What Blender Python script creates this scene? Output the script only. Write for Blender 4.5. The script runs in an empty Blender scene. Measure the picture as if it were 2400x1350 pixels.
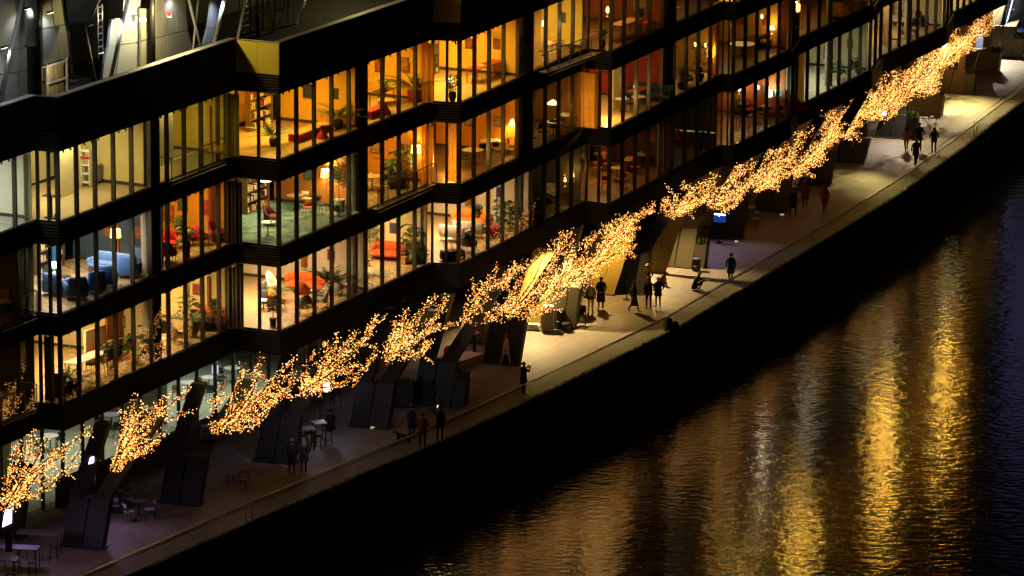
import bpy, bmesh, math, random
from mathutils import Vector, Matrix
random.seed(7)
R = math.radians
sc = bpy.context.scene
COL = sc.collection
# ------------------------------------------------------------------ camera, sky, exposure
F_PX, CAM_H, PITCH, ROLL = 10400.0, 57.0, R(13.52), 0.0079
cd = bpy.data.cameras.new('camera'); cam = bpy.data.objects.new('camera', cd); COL.objects.link(cam)
cd.sensor_width = 36; cd.lens = 36 * F_PX / 2400; cd.clip_start = 1; cd.clip_end = 4000
cam.matrix_world = Matrix.Translation((0, 0, CAM_H)) @ Matrix.Rotation(R(90) - PITCH, 4, 'X') @ Matrix.Rotation(ROLL, 4, 'Z')
sc.camera = cam
w = bpy.data.worlds.new('World'); sc.world = w; w.use_nodes = True
sky = w.node_tree.nodes.new('ShaderNodeTexSky'); sky.sky_type = 'NISHITA'; sky.sun_disc = False
sky.sun_elevation = R(-2.2); sky.sun_rotation = R(200)
bg = w.node_tree.nodes['Background']; bg.inputs[1].default_value = 0.016
w.node_tree.links.new(sky.outputs[0], bg.inputs[0])
sl = bpy.data.lights.new('moon', 'SUN'); sl.energy = 0.006; sl.angle = R(0.5); sl.color = (1, .93, .82)
so = bpy.data.objects.new('moon', sl); COL.objects.link(so); so.rotation_euler = (R(40), 0, R(-20))
vs = sc.view_settings; vs.view_transform = 'Standard'; vs.look = 'None'; vs.exposure = 0; vs.gamma = 1; vs.use_curve_mapping = False
sc.render.engine = 'CYCLES'
cy = sc.cycles; cy.use_denoising = True; cy.max_bounces = 6; cy.diffuse_bounces = 3; cy.glossy_bounces = 3
cy.transparent_max_bounces = 16; cy.sample_clamp_indirect = 4; cy.use_light_tree = True; cy.caustics_reflective = False; cy.caustics_refractive = False

# ------------------------------------------------------------------ photo pixel -> place
_c, _s = math.cos(PITCH), math.sin(PITCH)
FW = Vector((0, _c, -_s)); UP0 = Vector((0, _s, _c)); RT0 = Vector((1, 0, 0))
RT = math.cos(ROLL) * RT0 + math.sin(ROLL) * UP0; UP = -math.sin(ROLL) * RT0 + math.cos(ROLL) * UP0
EYE = Vector((0, 0, CAM_H))
def ray(x, y): return FW + RT * ((x - 1200) / F_PX) - UP * ((y - 675) / F_PX)
def at(x, y, z=0.0):
    d = ray(x, y); return EYE + d * ((z - CAM_H) / d.z)
def on_plane(x, y, p, n):
    d = ray(x, y); return EYE + d * ((p - EYE).dot(n) / d.dot(n))
def pix(p):
    v = Vector(p) - EYE; zc = v.dot(FW); return 1200 + F_PX * v.dot(RT) / zc, 675 - F_PX * v.dot(UP) / zc
def srgb(h):
    h = h.lstrip('#'); v = [int(h[i:i + 2], 16) / 255 for i in (0, 2, 4)]
    return tuple(c / 12.92 if c <= .04045 else ((c + .055) / 1.055) ** 2.4 for c in v)

# ------------------------------------------------------------------ materials
MATS = {}
def mat(name, col=(.5, .5, .5), rough=.6, metal=0., var=.18, scale=3., bump=.0, spec=.5):
    if name in MATS: return MATS[name]
    m = bpy.data.materials.new(name); m.use_nodes = True; MATS[name] = m
    nt = m.node_tree; b = nt.nodes['Principled BSDF']
    b.inputs['Roughness'].default_value = rough; b.inputs['Metallic'].default_value = metal; b.inputs['Specular IOR Level'].default_value = spec
    tc = nt.nodes.new('ShaderNodeTexCoord'); nz = nt.nodes.new('ShaderNodeTexNoise')
    nz.inputs['Scale'].default_value = scale; nz.inputs['Detail'].default_value = 5
    nt.links.new(tc.outputs['Object'], nz.inputs['Vector'])
    rp = nt.nodes.new('ShaderNodeValToRGB'); rp.color_ramp.elements[0].position = .3; rp.color_ramp.elements[1].position = .7
    rp.color_ramp.elements[0].color = (*[max(0, c * (1 - var)) for c in col], 1)
    rp.color_ramp.elements[1].color = (*[min(1, c * (1 + var)) for c in col], 1)
    nt.links.new(nz.outputs['Fac'], rp.inputs['Fac']); nt.links.new(rp.outputs['Color'], b.inputs['Base Color'])
    if bump:
        bp = nt.nodes.new('ShaderNodeBump'); bp.inputs['Strength'].default_value = bump; bp.inputs['Distance'].default_value = .02
        nt.links.new(nz.outputs['Fac'], bp.inputs['Height']); nt.links.new(bp.outputs['Normal'], b.inputs['Normal'])
    return m
def emit(name, col, s, sampling='AUTO'):
    if name in MATS: return MATS[name]
    m = bpy.data.materials.new(name); m.use_nodes = True; MATS[name] = m
    b = m.node_tree.nodes['Principled BSDF']
    b.inputs['Base Color'].default_value = (*[min(.8, c * .8) for c in col], 1); b.inputs['Roughness'].default_value = .5
    b.inputs['Emission Color'].default_value = (*col, 1); b.inputs['Emission Strength'].default_value = s
    m.cycles.emission_sampling = sampling
    return m
def glass(name, tint, refl=1.0, rough=.0):
    if name in MATS: return MATS[name]
    m = bpy.data.materials.new(name); m.use_nodes = True; MATS[name] = m; nt = m.node_tree; nt.nodes.clear()
    o = nt.nodes.new('ShaderNodeOutputMaterial'); mx = nt.nodes.new('ShaderNodeMixShader'); tr = nt.nodes.new('ShaderNodeBsdfTransparent')
    gl = nt.nodes.new('ShaderNodeBsdfGlossy'); fr = nt.nodes.new('ShaderNodeFresnel'); mu = nt.nodes.new('ShaderNodeMath'); mu.operation = 'MULTIPLY'
    fr.inputs[0].default_value = 1.5; mu.inputs[1].default_value = refl; tr.inputs[0].default_value = (*tint, 1); gl.inputs['Roughness'].default_value = rough
    nt.links.new(fr.outputs[0], mu.inputs[0]); nt.links.new(mu.outputs[0], mx.inputs[0]); nt.links.new(tr.outputs[0], mx.inputs[1]); nt.links.new(gl.outputs[0], mx.inputs[2])
    nt.links.new(mx.outputs[0], o.inputs[0]); return m
def wood(name, c1, c2, plank=.18, rot=0., rough=.45):
    if name in MATS: return MATS[name]
    m = bpy.data.materials.new(name); m.use_nodes = True; MATS[name] = m; nt = m.node_tree; b = nt.nodes['Principled BSDF']
    tc = nt.nodes.new('ShaderNodeTexCoord'); mp = nt.nodes.new('ShaderNodeMapping'); mp.inputs['Rotation'].default_value = (0, 0, rot)
    br = nt.nodes.new('ShaderNodeTexBrick'); br.inputs['Color1'].default_value = (*c1, 1); br.inputs['Color2'].default_value = (*c2, 1)
    br.inputs['Mortar'].default_value = (*[c * .45 for c in c2], 1); br.inputs['Scale'].default_value = 1; br.inputs['Mortar Size'].default_value = .008
    br.inputs['Brick Width'].default_value = plank * 5; br.inputs['Row Height'].default_value = plank; br.inputs['Bias'].default_value = 0
    nz = nt.nodes.new('ShaderNodeTexNoise'); nz.inputs['Scale'].default_value = 1.3; nz.inputs['Detail'].default_value = 6
    mx = nt.nodes.new('ShaderNodeMixRGB'); mx.blend_type = 'MULTIPLY'; mx.inputs[0].default_value = .35
    nt.links.new(tc.outputs['Object'], mp.inputs[0]); nt.links.new(mp.outputs[0], br.inputs[0]); nt.links.new(tc.outputs['Object'], nz.inputs[0])
    nt.links.new(br.outputs[0], mx.inputs[1]); nt.links.new(nz.outputs['Color'], mx.inputs[2]); nt.links.new(mx.outputs[0], b.inputs['Base Color'])
    b.inputs['Roughness'].default_value = rough; return m
GLASS = glass('window_glass', (.97, .98, .96), .38)
RAILGLASS = glass('balustrade_glass', (.96, .985, .92), .3)
BLACK = mat('black_metal', (.018, .017, .016), .45, .3)
FASC = mat('dark_cladding', (.009, .0085, .008), .85, .0, bump=.1, spec=.12)
DGREY = mat('dark_grey_metal', (.05, .052, .058), .5, .4)
STEEL = mat('brushed_steel', (.45, .46, .48), .35, .8)
CHROME = mat('chrome', (.6, .6, .6), .2, 1.)
WHITE = mat('white_paint', (.75, .74, .7), .5)
CREAM = mat('cream_paint', (.68, .62, .48), .6)

# ------------------------------------------------------------------ mesh builder and object helpers
class MB:
    def __init__(self): self.v = []; self.f = []; self.m = []
    def add(self, vs, fs, mi=0):
        o = len(self.v); self.v += [tuple(p) for p in vs]; self.f += [tuple(i + o for i in q) for q in fs]; self.m += [mi] * len(fs); return self
    def box(self, c, s, rz=0., mi=0, taper=1., rot=None):
        M_ = rot if rot is not None else Matrix.Rotation(rz, 3, 'Z'); c = Vector(c); vs = []
        for z in (-.5, .5):
            t = taper if z > 0 else 1
            for x, y in ((-.5, -.5), (.5, -.5), (.5, .5), (-.5, .5)): vs.append(c + M_ @ Vector((x * s[0] * t, y * s[1] * t, z * s[2])))
        return self.add(vs, [(0, 3, 2, 1), (4, 5, 6, 7), (0, 1, 5, 4), (1, 2, 6, 5), (2, 3, 7, 6), (3, 0, 4, 7)], mi)
    def rbox(self, c, s, b=.05, rz=0., mi=0, puff=0.):
        """box with rounded plan corners and softened top and bottom edges"""
        hx, hy, hz = s[0] / 2, s[1] / 2, s[2] / 2; b = min(b, hx * .95, hy * .95, hz * .95); M_ = Matrix.Rotation(rz, 3, 'Z'); c = Vector(c)
        def ring(ix, iy, z):
            r = []
            for k, (sx, sy) in enumerate(((1, 1), (-1, 1), (-1, -1), (1, -1))):
                for a in (0, 45, 90):
                    t = R(a + 90 * k); r.append(c + M_ @ Vector((sx * (hx - b) + math.cos(t) * (b - ix), sy * (hy - b) + math.sin(t) * (b - iy), z)))
            return r
        rs = [ring(b * .8, b * .8, -hz), ring(0, 0, -hz + b * .7), ring(-puff, -puff, 0), ring(0, 0, hz - b * .7), ring(b * .8, b * .8, hz + puff)]
        return self.loft(rs, mi)
    def loft(self, rings, mi=0, cap=True):
        n = len(rings[0]); vs = [p for r in rings for p in r]; fs = []
        for i in range(len(rings) - 1):
            for k in range(n): fs.append((i * n + k, i * n + (k + 1) % n, (i + 1) * n + (k + 1) % n, (i + 1) * n + k))
        if cap: fs.append(tuple(range(n - 1, -1, -1))); fs.append(tuple((len(rings) - 1) * n + k for k in range(n)))
        return self.add(vs, fs, mi)
    def tube(self, pts, r, n=6, mi=0, r1=None):
        pts = [Vector(p) for p in pts]; rings = []
        for i, p in enumerate(pts):
            d = (pts[min(i + 1, len(pts) - 1)] - pts[max(i - 1, 0)]).normalized()
            a = d.cross(Vector((0, 0, 1))); a = a.normalized() if a.length > 1e-4 else Vector((1, 0, 0)); b = d.cross(a)
            rr = r if r1 is None else r + (r1 - r) * i / max(1, len(pts) - 1)
            rings.append([p + (a * math.cos(2 * math.pi * k / n) + b * math.sin(2 * math.pi * k / n)) * rr for k in range(n)])
        return self.loft(rings, mi)
    def lathe(self, prof, n=14, c=(0, 0, 0), mi=0, cap=True):
        c = Vector(c); return self.loft([[c + Vector((r * math.cos(2 * math.pi * k / n), r * math.sin(2 * math.pi * k / n), z)) for k in range(n)] for r, z in prof], mi, cap)
    def ball(self, c, r, mi=0, n=8, sq=(1, 1, 1)):
        c = Vector(c); prof = [(math.sin(math.pi * i / 6), -math.cos(math.pi * i / 6)) for i in range(7)]; prof[0] = (.02, -1); prof[-1] = (.02, 1)
        return self.loft([[c + Vector((r * sq[0] * a * math.cos(2 * math.pi * k / n), r * sq[1] * a * math.sin(2 * math.pi * k / n), r * sq[2] * b)) for k in range(n)] for a, b in prof], mi)
    def poly(self, pts, z0, z1, mi=0):
        n = len(pts); return self.add([(p[0], p[1], z0) for p in pts] + [(p[0], p[1], z1) for p in pts],
            [tuple(range(n - 1, -1, -1)), tuple(range(n, 2 * n))] + [(k, (k + 1) % n, n + (k + 1) % n, n + k) for k in range(n)], mi)
    def mesh(self, name, mats, smooth=False):
        me = bpy.data.meshes.new(name); me.from_pydata(self.v, [], self.f)
        for m in (mats if isinstance(mats, (list, tuple)) else [mats]): me.materials.append(m)
        if any(self.m): me.polygons.foreach_set('material_index', self.m)
        if smooth: me.polygons.foreach_set('use_smooth', [True] * len(me.polygons))
        me.update(); return me
    def build(self, name, mats, parent=None, smooth=False):
        o = bpy.data.objects.new(name, self.mesh(name, mats, smooth)); COL.objects.link(o); o.parent = parent; return o
THINGS = []
def tag(o, label, cat, group=None):
    o['label'] = label; o['category'] = cat
    if group: o['group'] = group
    THINGS.append(o); return o
def thing(name, label, cat, loc, rz=0., group=None):
    o = bpy.data.objects.new(name, None); COL.objects.link(o); o.location = loc; o.rotation_euler = (0, 0, rz); o.empty_display_size = .2
    return tag(o, label, cat, group)
def struct(o): o['kind'] = 'structure'; return o
def stuff(o): o['kind'] = 'stuff'; return o
def dup(src, parent, loc=None, rz=None):
    o = src.copy(); COL.objects.link(o); o.parent = parent
    if loc is not None: o.location = loc
    if rz is not None: o.rotation_euler = (0, 0, rz)
    return o
def lamp(kind, loc, energy, col, size=.3, target=None, cone=None, blend=.5, sx=None, sy=None, name='light', rz=0.):
    l = bpy.data.lights.new(name, kind); l.energy = energy; l.color = col
    if kind == 'AREA':
        l.shape = 'RECTANGLE'; l.size = sx or size; l.size_y = sy or size
    else: l.shadow_soft_size = size
    if kind == 'SPOT': l.spot_size = R(cone or 90); l.spot_blend = blend
    o = bpy.data.objects.new(name, l); COL.objects.link(o); o.location = loc
    if target is not None: o.rotation_euler = (Vector(target) - Vector(loc)).to_track_quat('-Z', 'Y').to_euler()
    else: o.rotation_euler = (0, 0, rz)
    return o

# ------------------------------------------------------------------ setting: water, promenade, quay
EDGE_PX = [(-500, 1690), (200, 1395), (600, 1218), (1050, 1028), (1300, 911), (1577, 776), (1780, 656), (1895, 586), (2100, 461), (2241, 359), (2400, 235), (2600, 70), (2900, -190)]
EDGE = [at(x, y, 0) for x, y in EDGE_PX]
def water_mat():
    m = bpy.data.materials.new('river_water'); m.use_nodes = True; nt = m.node_tree; b = nt.nodes['Principled BSDF']
    b.inputs['Base Color'].default_value = (.004, .004, .003, 1); b.inputs['Roughness'].default_value = .09; b.inputs['IOR'].default_value = 1.33; b.inputs['Specular IOR Level'].default_value = .36
    tc = nt.nodes.new('ShaderNodeTexCoord')
    n1 = nt.nodes.new('ShaderNodeTexNoise'); n1.inputs['Scale'].default_value = 2.4; n1.inputs['Detail'].default_value = 3; n1.inputs['Roughness'].default_value = .5
    mp = nt.nodes.new('ShaderNodeMapping'); mp.inputs['Scale'].default_value = (.62, 1.05, 1); mp.inputs['Rotation'].default_value = (0, 0, R(12))
    n2 = nt.nodes.new('ShaderNodeTexNoise'); n2.inputs['Scale'].default_value = .22; n2.inputs['Detail'].default_value = 3
    ad = nt.nodes.new('ShaderNodeMath'); ad.operation = 'MULTIPLY_ADD'; ad.inputs[1].default_value = 1.2
    bp = nt.nodes.new('ShaderNodeBump'); bp.inputs['Strength'].default_value = 1; bp.inputs['Distance'].default_value = .024
    nt.links.new(tc.outputs['Object'], mp.inputs[0]); nt.links.new(mp.outputs[0], n1.inputs[0]); nt.links.new(tc.outputs['Object'], n2.inputs[0])
    nt.links.new(n2.outputs[0], ad.inputs[0]); nt.links.new(n1.outputs[0], ad.inputs[2]); nt.links.new(ad.outputs[0], bp.inputs['Height']); nt.links.new(bp.outputs[0], b.inputs['Normal'])
    return m
struct(MB().add([(-900, -200, -3), (900, -200, -3), (900, 1500, -3), (-900, 1500, -3)], [(0, 1, 2, 3)]).build('water', water_mat()))
def paving_mat():
    m = bpy.data.materials.new('promenade_paving'); m.use_nodes = True; nt = m.node_tree; b = nt.nodes['Principled BSDF']
    tc = nt.nodes.new('ShaderNodeTexCoord'); mp = nt.nodes.new('ShaderNodeMapping'); mp.inputs['Rotation'].default_value = (0, 0, R(-62))
    br = nt.nodes.new('ShaderNodeTexBrick'); br.inputs['Scale'].default_value = 1; br.inputs['Brick Width'].default_value = 1.2; br.inputs['Row Height'].default_value = .6
    br.inputs['Color1'].default_value = (.16, .138, .122, 1); br.inputs['Color2'].default_value = (.20, .172, .152, 1); br.inputs['Mortar'].default_value = (.085, .075, .065, 1); br.inputs['Mortar Size'].default_value = .018
    nz = nt.nodes.new('ShaderNodeTexNoise'); nz.inputs['Scale'].default_value = .35; nz.inputs['Detail'].default_value = 8; nz.inputs['Roughness'].default_value = .65
    mx = nt.nodes.new('ShaderNodeMixRGB'); mx.blend_type = 'OVERLAY'; mx.inputs[0].default_value = .55
    nt.links.new(tc.outputs['Object'], mp.inputs[0]); nt.links.new(mp.outputs[0], br.inputs[0]); nt.links.new(tc.outputs['Object'], nz.inputs[0])
    nt.links.new(br.outputs[0], mx.inputs[1]); nt.links.new(nz.outputs[0], mx.inputs[2]); nt.links.new(mx.outputs[0], b.inputs['Base Color'])
    b.inputs['Roughness'].default_value = .62
    bp = nt.nodes.new('ShaderNodeBump'); bp.inputs['Strength'].default_value = .3; bp.inputs['Distance'].default_value = .02
    nt.links.new(nz.outputs[0], bp.inputs['Height']); nt.links.new(bp.outputs[0], b.inputs['Normal'])
    return m
PAVE = paving_mat()
prom = struct(MB().poly([(p.x, p.y) for p in EDGE] + [(400, 900), (-400, 900), (-400, EDGE[0].y)], -.35, 0).build('promenade', PAVE))
mb = MB()
for a, b in zip(EDGE, EDGE[1:]):
    t = (b - a).normalized(); n = Vector((-t.y, t.x, 0)) * .5; a1, b1 = a + n, b + n
    mb.add([(a1.x, a1.y, -5), (b1.x, b1.y, -5), (b1.x, b1.y, -.35), (a1.x, a1.y, -.35)], [(0, 1, 2, 3)])
quay = struct(mb.build('quay_wall', mat('quay_concrete', (.03, .028, .025), .8, bump=.4)))
def along(pts, step, start=0.):
    out = []; d0 = 0.; nxt = start
    for a, b in zip(pts, pts[1:]):
        L = (b - a).length; t = (b - a) / L
        while nxt <= d0 + L: out.append((a + t * (nxt - d0), t)); nxt += step
        d0 += L
    return out
bk = MB().box((0, -.16, -.5), (.1, .3, .3), taper=.6).mesh('bracket', mat('quay_bracket', (.06, .058, .05), .6))
for p, t in along(EDGE, 1.25, 8):
    x, y = pix(p)
    if 0 < x < 2400:
        o = bpy.data.objects.new('bracket', bk); COL.objects.link(o); o.parent = quay; o.location = p; o.rotation_euler = (0, 0, math.atan2(t.y, t.x))
mb = MB()
for a, b in zip(EDGE, EDGE[1:]):
    t = (b - a).normalized(); n = Vector((-t.y, t.x, 0)) * .05; mb.add([a + n * -.2 + Vector((0, 0, .012)), b + n * -.2 + Vector((0, 0, .012)), b + n + Vector((0, 0, .012)), a + n + Vector((0, 0, .012))], [(0, 1, 2, 3)])
mb.build('edge_strip', mat('edge_strip', (.5, .48, .34), .35, .3), prom)
dr = MB().box((.5, 0, .004), (.97, .13, .008)).mesh('drain_grate', mat('drain_iron', (.03, .03, .03), .5, .6))
for p, t in along([p + Vector((-math.sin(R(63)), math.cos(R(63)), 0)) * 1.5 for p in EDGE], 1.0, 8):
    if 0 < pix(p)[0] < 2450: o = bpy.data.objects.new('drain_grate', dr); COL.objects.link(o); o.parent = prom; o.location = (p.x, p.y, .002); o.rotation_euler = (0, 0, math.atan2(t.y, t.x))
# balustrade of glass panes along the quay
bal = thing('balustrade', 'clear glass balustrade with thin top rail along the quay edge', 'balustrade', (0, 0, 0))
inner = []
for i, p in enumerate(EDGE):
    t = (EDGE[min(i + 1, len(EDGE) - 1)] - EDGE[max(i - 1, 0)]).normalized(); inner.append(p + Vector((-t.y, t.x, 0)) * .06)
stp = along(inner, 1.0)
pane = MB().box((.5, 0, .5), (.985, .02, 1)).mesh('pane', RAILGLASS)
clip = MB().box((0, 0, .06), (.05, .07, .14)).mesh('clamp', STEEL)
for p, t in stp[6:]:
    x, y = pix(p)
    if not (-120 < x < 2560): continue
    o = bpy.data.objects.new('pane', pane); COL.objects.link(o); o.parent = bal; o.location = (p.x, p.y, -.05); o.rotation_euler = (0, 0, math.atan2(t.y, t.x)); o.scale = (1, 1, .93)
    o = bpy.data.objects.new('clamp', clip); COL.objects.link(o); o.parent = bal; o.location = p; o.rotation_euler = (0, 0, math.atan2(t.y, t.x))
MB().tube([p + Vector((0, 0, .9)) for p in inner], .036, 8).build('handrail', mat('rail_bronze', (.5, .42, .26), .3, .8), bal)
MB().tube([p + Vector((.0, 0, .03)) for p in inner], .03, 4).build('base_channel', mat('channel_alu', (.35, .34, .3), .35, .9), bal)
for (x, y), lb in (((588, 1222), 'pair of steel gate posts in the glass balustrade at lower left'), ((2289, 322), 'pair of dark gate posts in the glass balustrade at upper right')):
    p = at(x, y, 0); t = thing('gate_posts', lb, 'gate post', p, R(61))
    for d in (-.22, .22): MB().box((d, .1, .55), (.05, .05, 1.1)).build('post', STEEL, t)
p = at(2097, 497, -3) + Vector((0, 0, 0)); t = thing('mooring_post', 'pale slim mooring post standing in the water by the quay', 'post', p)
MB().tube([(0, 0, 0), (0, 0, 1.35)], .07, 8).build('shaft', mat('pale_post', (.5, .42, .25), .5), t); MB().lathe([(.1, 1.35), (.1, 1.42), (.03, 1.46)], 8).build('cap', BLACK, t)

# ------------------------------------------------------------------ the building: stepped bays, three glazed floors over an open ground floor
PL = {n: at(x, y, 6.2).xy.to_3d() for n, x, y in [('A0', -150, 1050), ('IB', 95, 943), ('OB', 147, 949), ('IC', 556, 765), ('OC', 658, 777), ('ID', 1012, 616), ('OD', 1078, 620),
    ('IE', 1372, 471), ('OE', 1430, 478), ('IF', 1690, 341), ('OF', 1718, 342), ('IG', 1850, 278), ('OG', 1868, 250), ('IH', 2041, 165), ('OH', 2066, 132), ('II', 2215, 63), ('OI', 2232, 30), ('IJ', 2362, -32)]}
LINE = [PL[k] for k in ('A0', 'IB', 'OB', 'IC', 'OC', 'ID', 'OD', 'IE', 'OE', 'IF', 'OF', 'IG', 'OG', 'IH', 'OH', 'II', 'OI', 'IJ')]
U0 = Vector((math.cos(R(65.2)), math.sin(R(65.2)), 0)); V0 = Vector((-U0.y, U0.x, 0)); UA = R(65.2)
BAYS = {'A': ('A0', 'A0', 'IB', 5), 'B': ('IB', 'OB', 'IC', 10), 'C': ('IC', 'OC', 'ID', 9), 'D': ('ID', 'OD', 'IE', 9), 'E': ('IE', 'OE', 'IF', 9), 'F': ('IF', 'OF', 'IG', 5),
        'G': ('IG', 'OG', 'IH', 7), 'H': ('IH', 'OH', 'II', 7), 'I': ('II', 'OI', 'IJ', 9)}
FZ = {0: 0., 1: 6.2, 2: 10.3, 3: 14.45}; GH = 3.1
bld = thing('building', 'black stepped riverside building with three floors of lit windows', 'building', (0, 0, 0))
def strip(z0, z1, off0=0., depth=14., name='floor_slab', m=FASC):
    mb = MB(); n = len(LINE); f = [p - V0 * off0 for p in LINE]; b = [p + V0 * depth for p in LINE]
    vs = [(p.x, p.y, z) for z in (z0, z1) for p in f] + [(p.x, p.y, z) for z in (z0, z1) for p in b]
    fs = []
    for i in range(n - 1):
        fs += [(i, i + 1, n + i + 1, n + i), (2 * n + i + 1, 2 * n + i, 3 * n + i, 3 * n + i + 1), (n + i, n + i + 1, 3 * n + i + 1, 3 * n + i), (i + 1, i, 2 * n + i, 2 * n + i + 1)]
    fs += [(0, n, 3 * n, 2 * n), (n - 1, 3 * n - 1, 4 * n - 1, 2 * n - 1)]
    return mb.add(vs, fs).build(name, m, bld)
strip(5.05, 6.2); strip(9.3, 10.3); strip(13.4, 14.45); strip(17.55, 19.0, name='roof_slab')
strip(19.0, 19.95, 0., .28, 'parapet'); strip(19.95, 20.0, .04, .34, 'coping', mat('coping_metal', (.34, .32, .27), .6, .0))
MB().box((*(PL['A0'] + V0 * 13 + U0 * 70).xy, 12.3), (170, .3, 13.3), UA).build('core_wall', FASC, bld)
MULL = MB().box((0, .02, GH / 2), (.10, .20, GH)).mesh('mullion', mat('mullion_metal', (.045, .043, .038), .45, .4))
PANE = MB().box((.5, 0, .5), (.97, .016, 1)).mesh('pane', GLASS)
COLR = MB().lathe([(.24, 0), (.24, GH)], 12).mesh('column', mat('column_plaster', (.33, .31, .27), .7))
FPAN = MB().box((.5, 0, .5), (.996, .04, 1)).mesh('fascia_panel', FASC)
YPAN = MB().box((.5, 0, .5), (.985, .05, 1)).mesh('brass_panel', mat('brass_cladding', (.55, .42, .02), .6, .0, var=.05))
def inst(me, name, parent, loc, rz=0., scale=(1, 1, 1)):
    o = bpy.data.objects.new(name, me); COL.objects.link(o); o.parent = parent; o.location = loc; o.rotation_euler = (0, 0, rz); o.scale = scale; return o
def louvre(p, q, z0, z1):
    d = q - p; L = d.length; a = math.atan2(d.y, d.x); mb = MB(); n = int((z1 - z0) / .13)
    for i in range(n): mb.box((L / 2, -.06, (i + .5) * (z1 - z0) / n), (L, .1, .05), 0)
    o = mb.build('louvre', mat('louvre_metal', (.05, .048, .042), .5, .3), bld); o.location = (p.x, p.y, z0); o.rotation_euler = (0, 0, a); return o
WINS = []
for k, (i_, o_, e_, n) in BAYS.items():
    segs = [(PL[o_], PL[e_], n, False)] + ([(PL[i_], PL[o_], 2, True)] if i_ != o_ else [])
    for p, q, n_, facet in segs:
        d = q - p; L = d.length; a = math.atan2(d.y, d.x); t = d / L; nin = Vector((-t.y, t.x, 0))
        for fl in (1, 2, 3):
            z = FZ[fl]
            for j in range(n_):
                c = p + t * (L * j / n_) + nin * .06
                wdw = inst(MULL, 'window', bld, (c.x, c.y, z), a, (1.2 if j == 0 and not facet else 1, 1, 1))
                inst(PANE, 'pane', wdw, (0, 0, .04), 0, (L / n_ / (1.2 if j == 0 and not facet else 1), 1, GH - .08)); WINS.append(wdw)
        for z0, z1 in ((5.0, 6.17), (9.33, 10.27), (13.43, 14.42), (17.58, 19.93)):
            if facet:
                if z0 > 17:
                    for j in range(2):
                        c = p + t * (L * j / 2) - nin * .03; inst(YPAN if k != 'B' else FPAN, 'brass_panel' if k != 'B' else 'fascia_panel', bld, (c.x, c.y, 18.45), a, (L / 2, 1, 1.48))
                    louvre(p, q, 17.58, 18.4)
                else: louvre(p, q, z0, z1)
            else:
                m_ = max(2, n_ // 2)
                for j in range(m_):
                    c = p + t * (L * j / m_) - nin * .024; inst(FPAN, 'fascia_panel', bld, (c.x, c.y, z0), a, (L / m_, 1, z1 - z0))
    if k in 'BCDEGHI':
        for fl in (1, 2, 3):
            if fl > 1 or k == 'B':
                c = PL[o_] + (PL[e_] - PL[o_]) * .545 + V0 * .2; MB().box((c.x, c.y, FZ[fl] + GH / 2), (.75, .12, GH - .02), UA).build('pier', FASC, bld)
            c = PL[o_] + (PL[e_] - PL[o_]) * .53 + V0 * .55; inst(COLR, 'column', bld, (c.x, c.y, FZ[fl]))

# rooms: floor, ceiling, back wall, partitions and a ceiling light each
WFLOOR = wood('oak_floor', (.52, .42, .27), (.44, .34, .20), .16, R(20)); OFLOOR = wood('amber_oak_floor', (.55, .38, .18), (.46, .30, .13), .16, R(20))
LIGHTFL = wood('honey_oak_floor', (.56, .40, .22), (.48, .33, .17), .2, R(20)); GREYFL = mat('grey_carpet', (.4, .41, .4), .9); CHECK = wood('woven_rug_floor', (.6, .48, .3), (.22, .15, .08), .12, R(65))
TEAL = mat('teal_patterned_carpet', (.12, .2, .16), .9, var=.8, scale=1.4); DARKFL = wood('dark_walnut', (.16, .09, .04), (.11, .06, .03), .16, R(20)); GRILL = wood('chevron_floor', (.4, .23, .09), (.14, .07, .03), .11, R(-20))
def wcol(h): return mat('wall_' + h.strip('#'), srgb(h), .75, var=.04, scale=.8)
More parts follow.
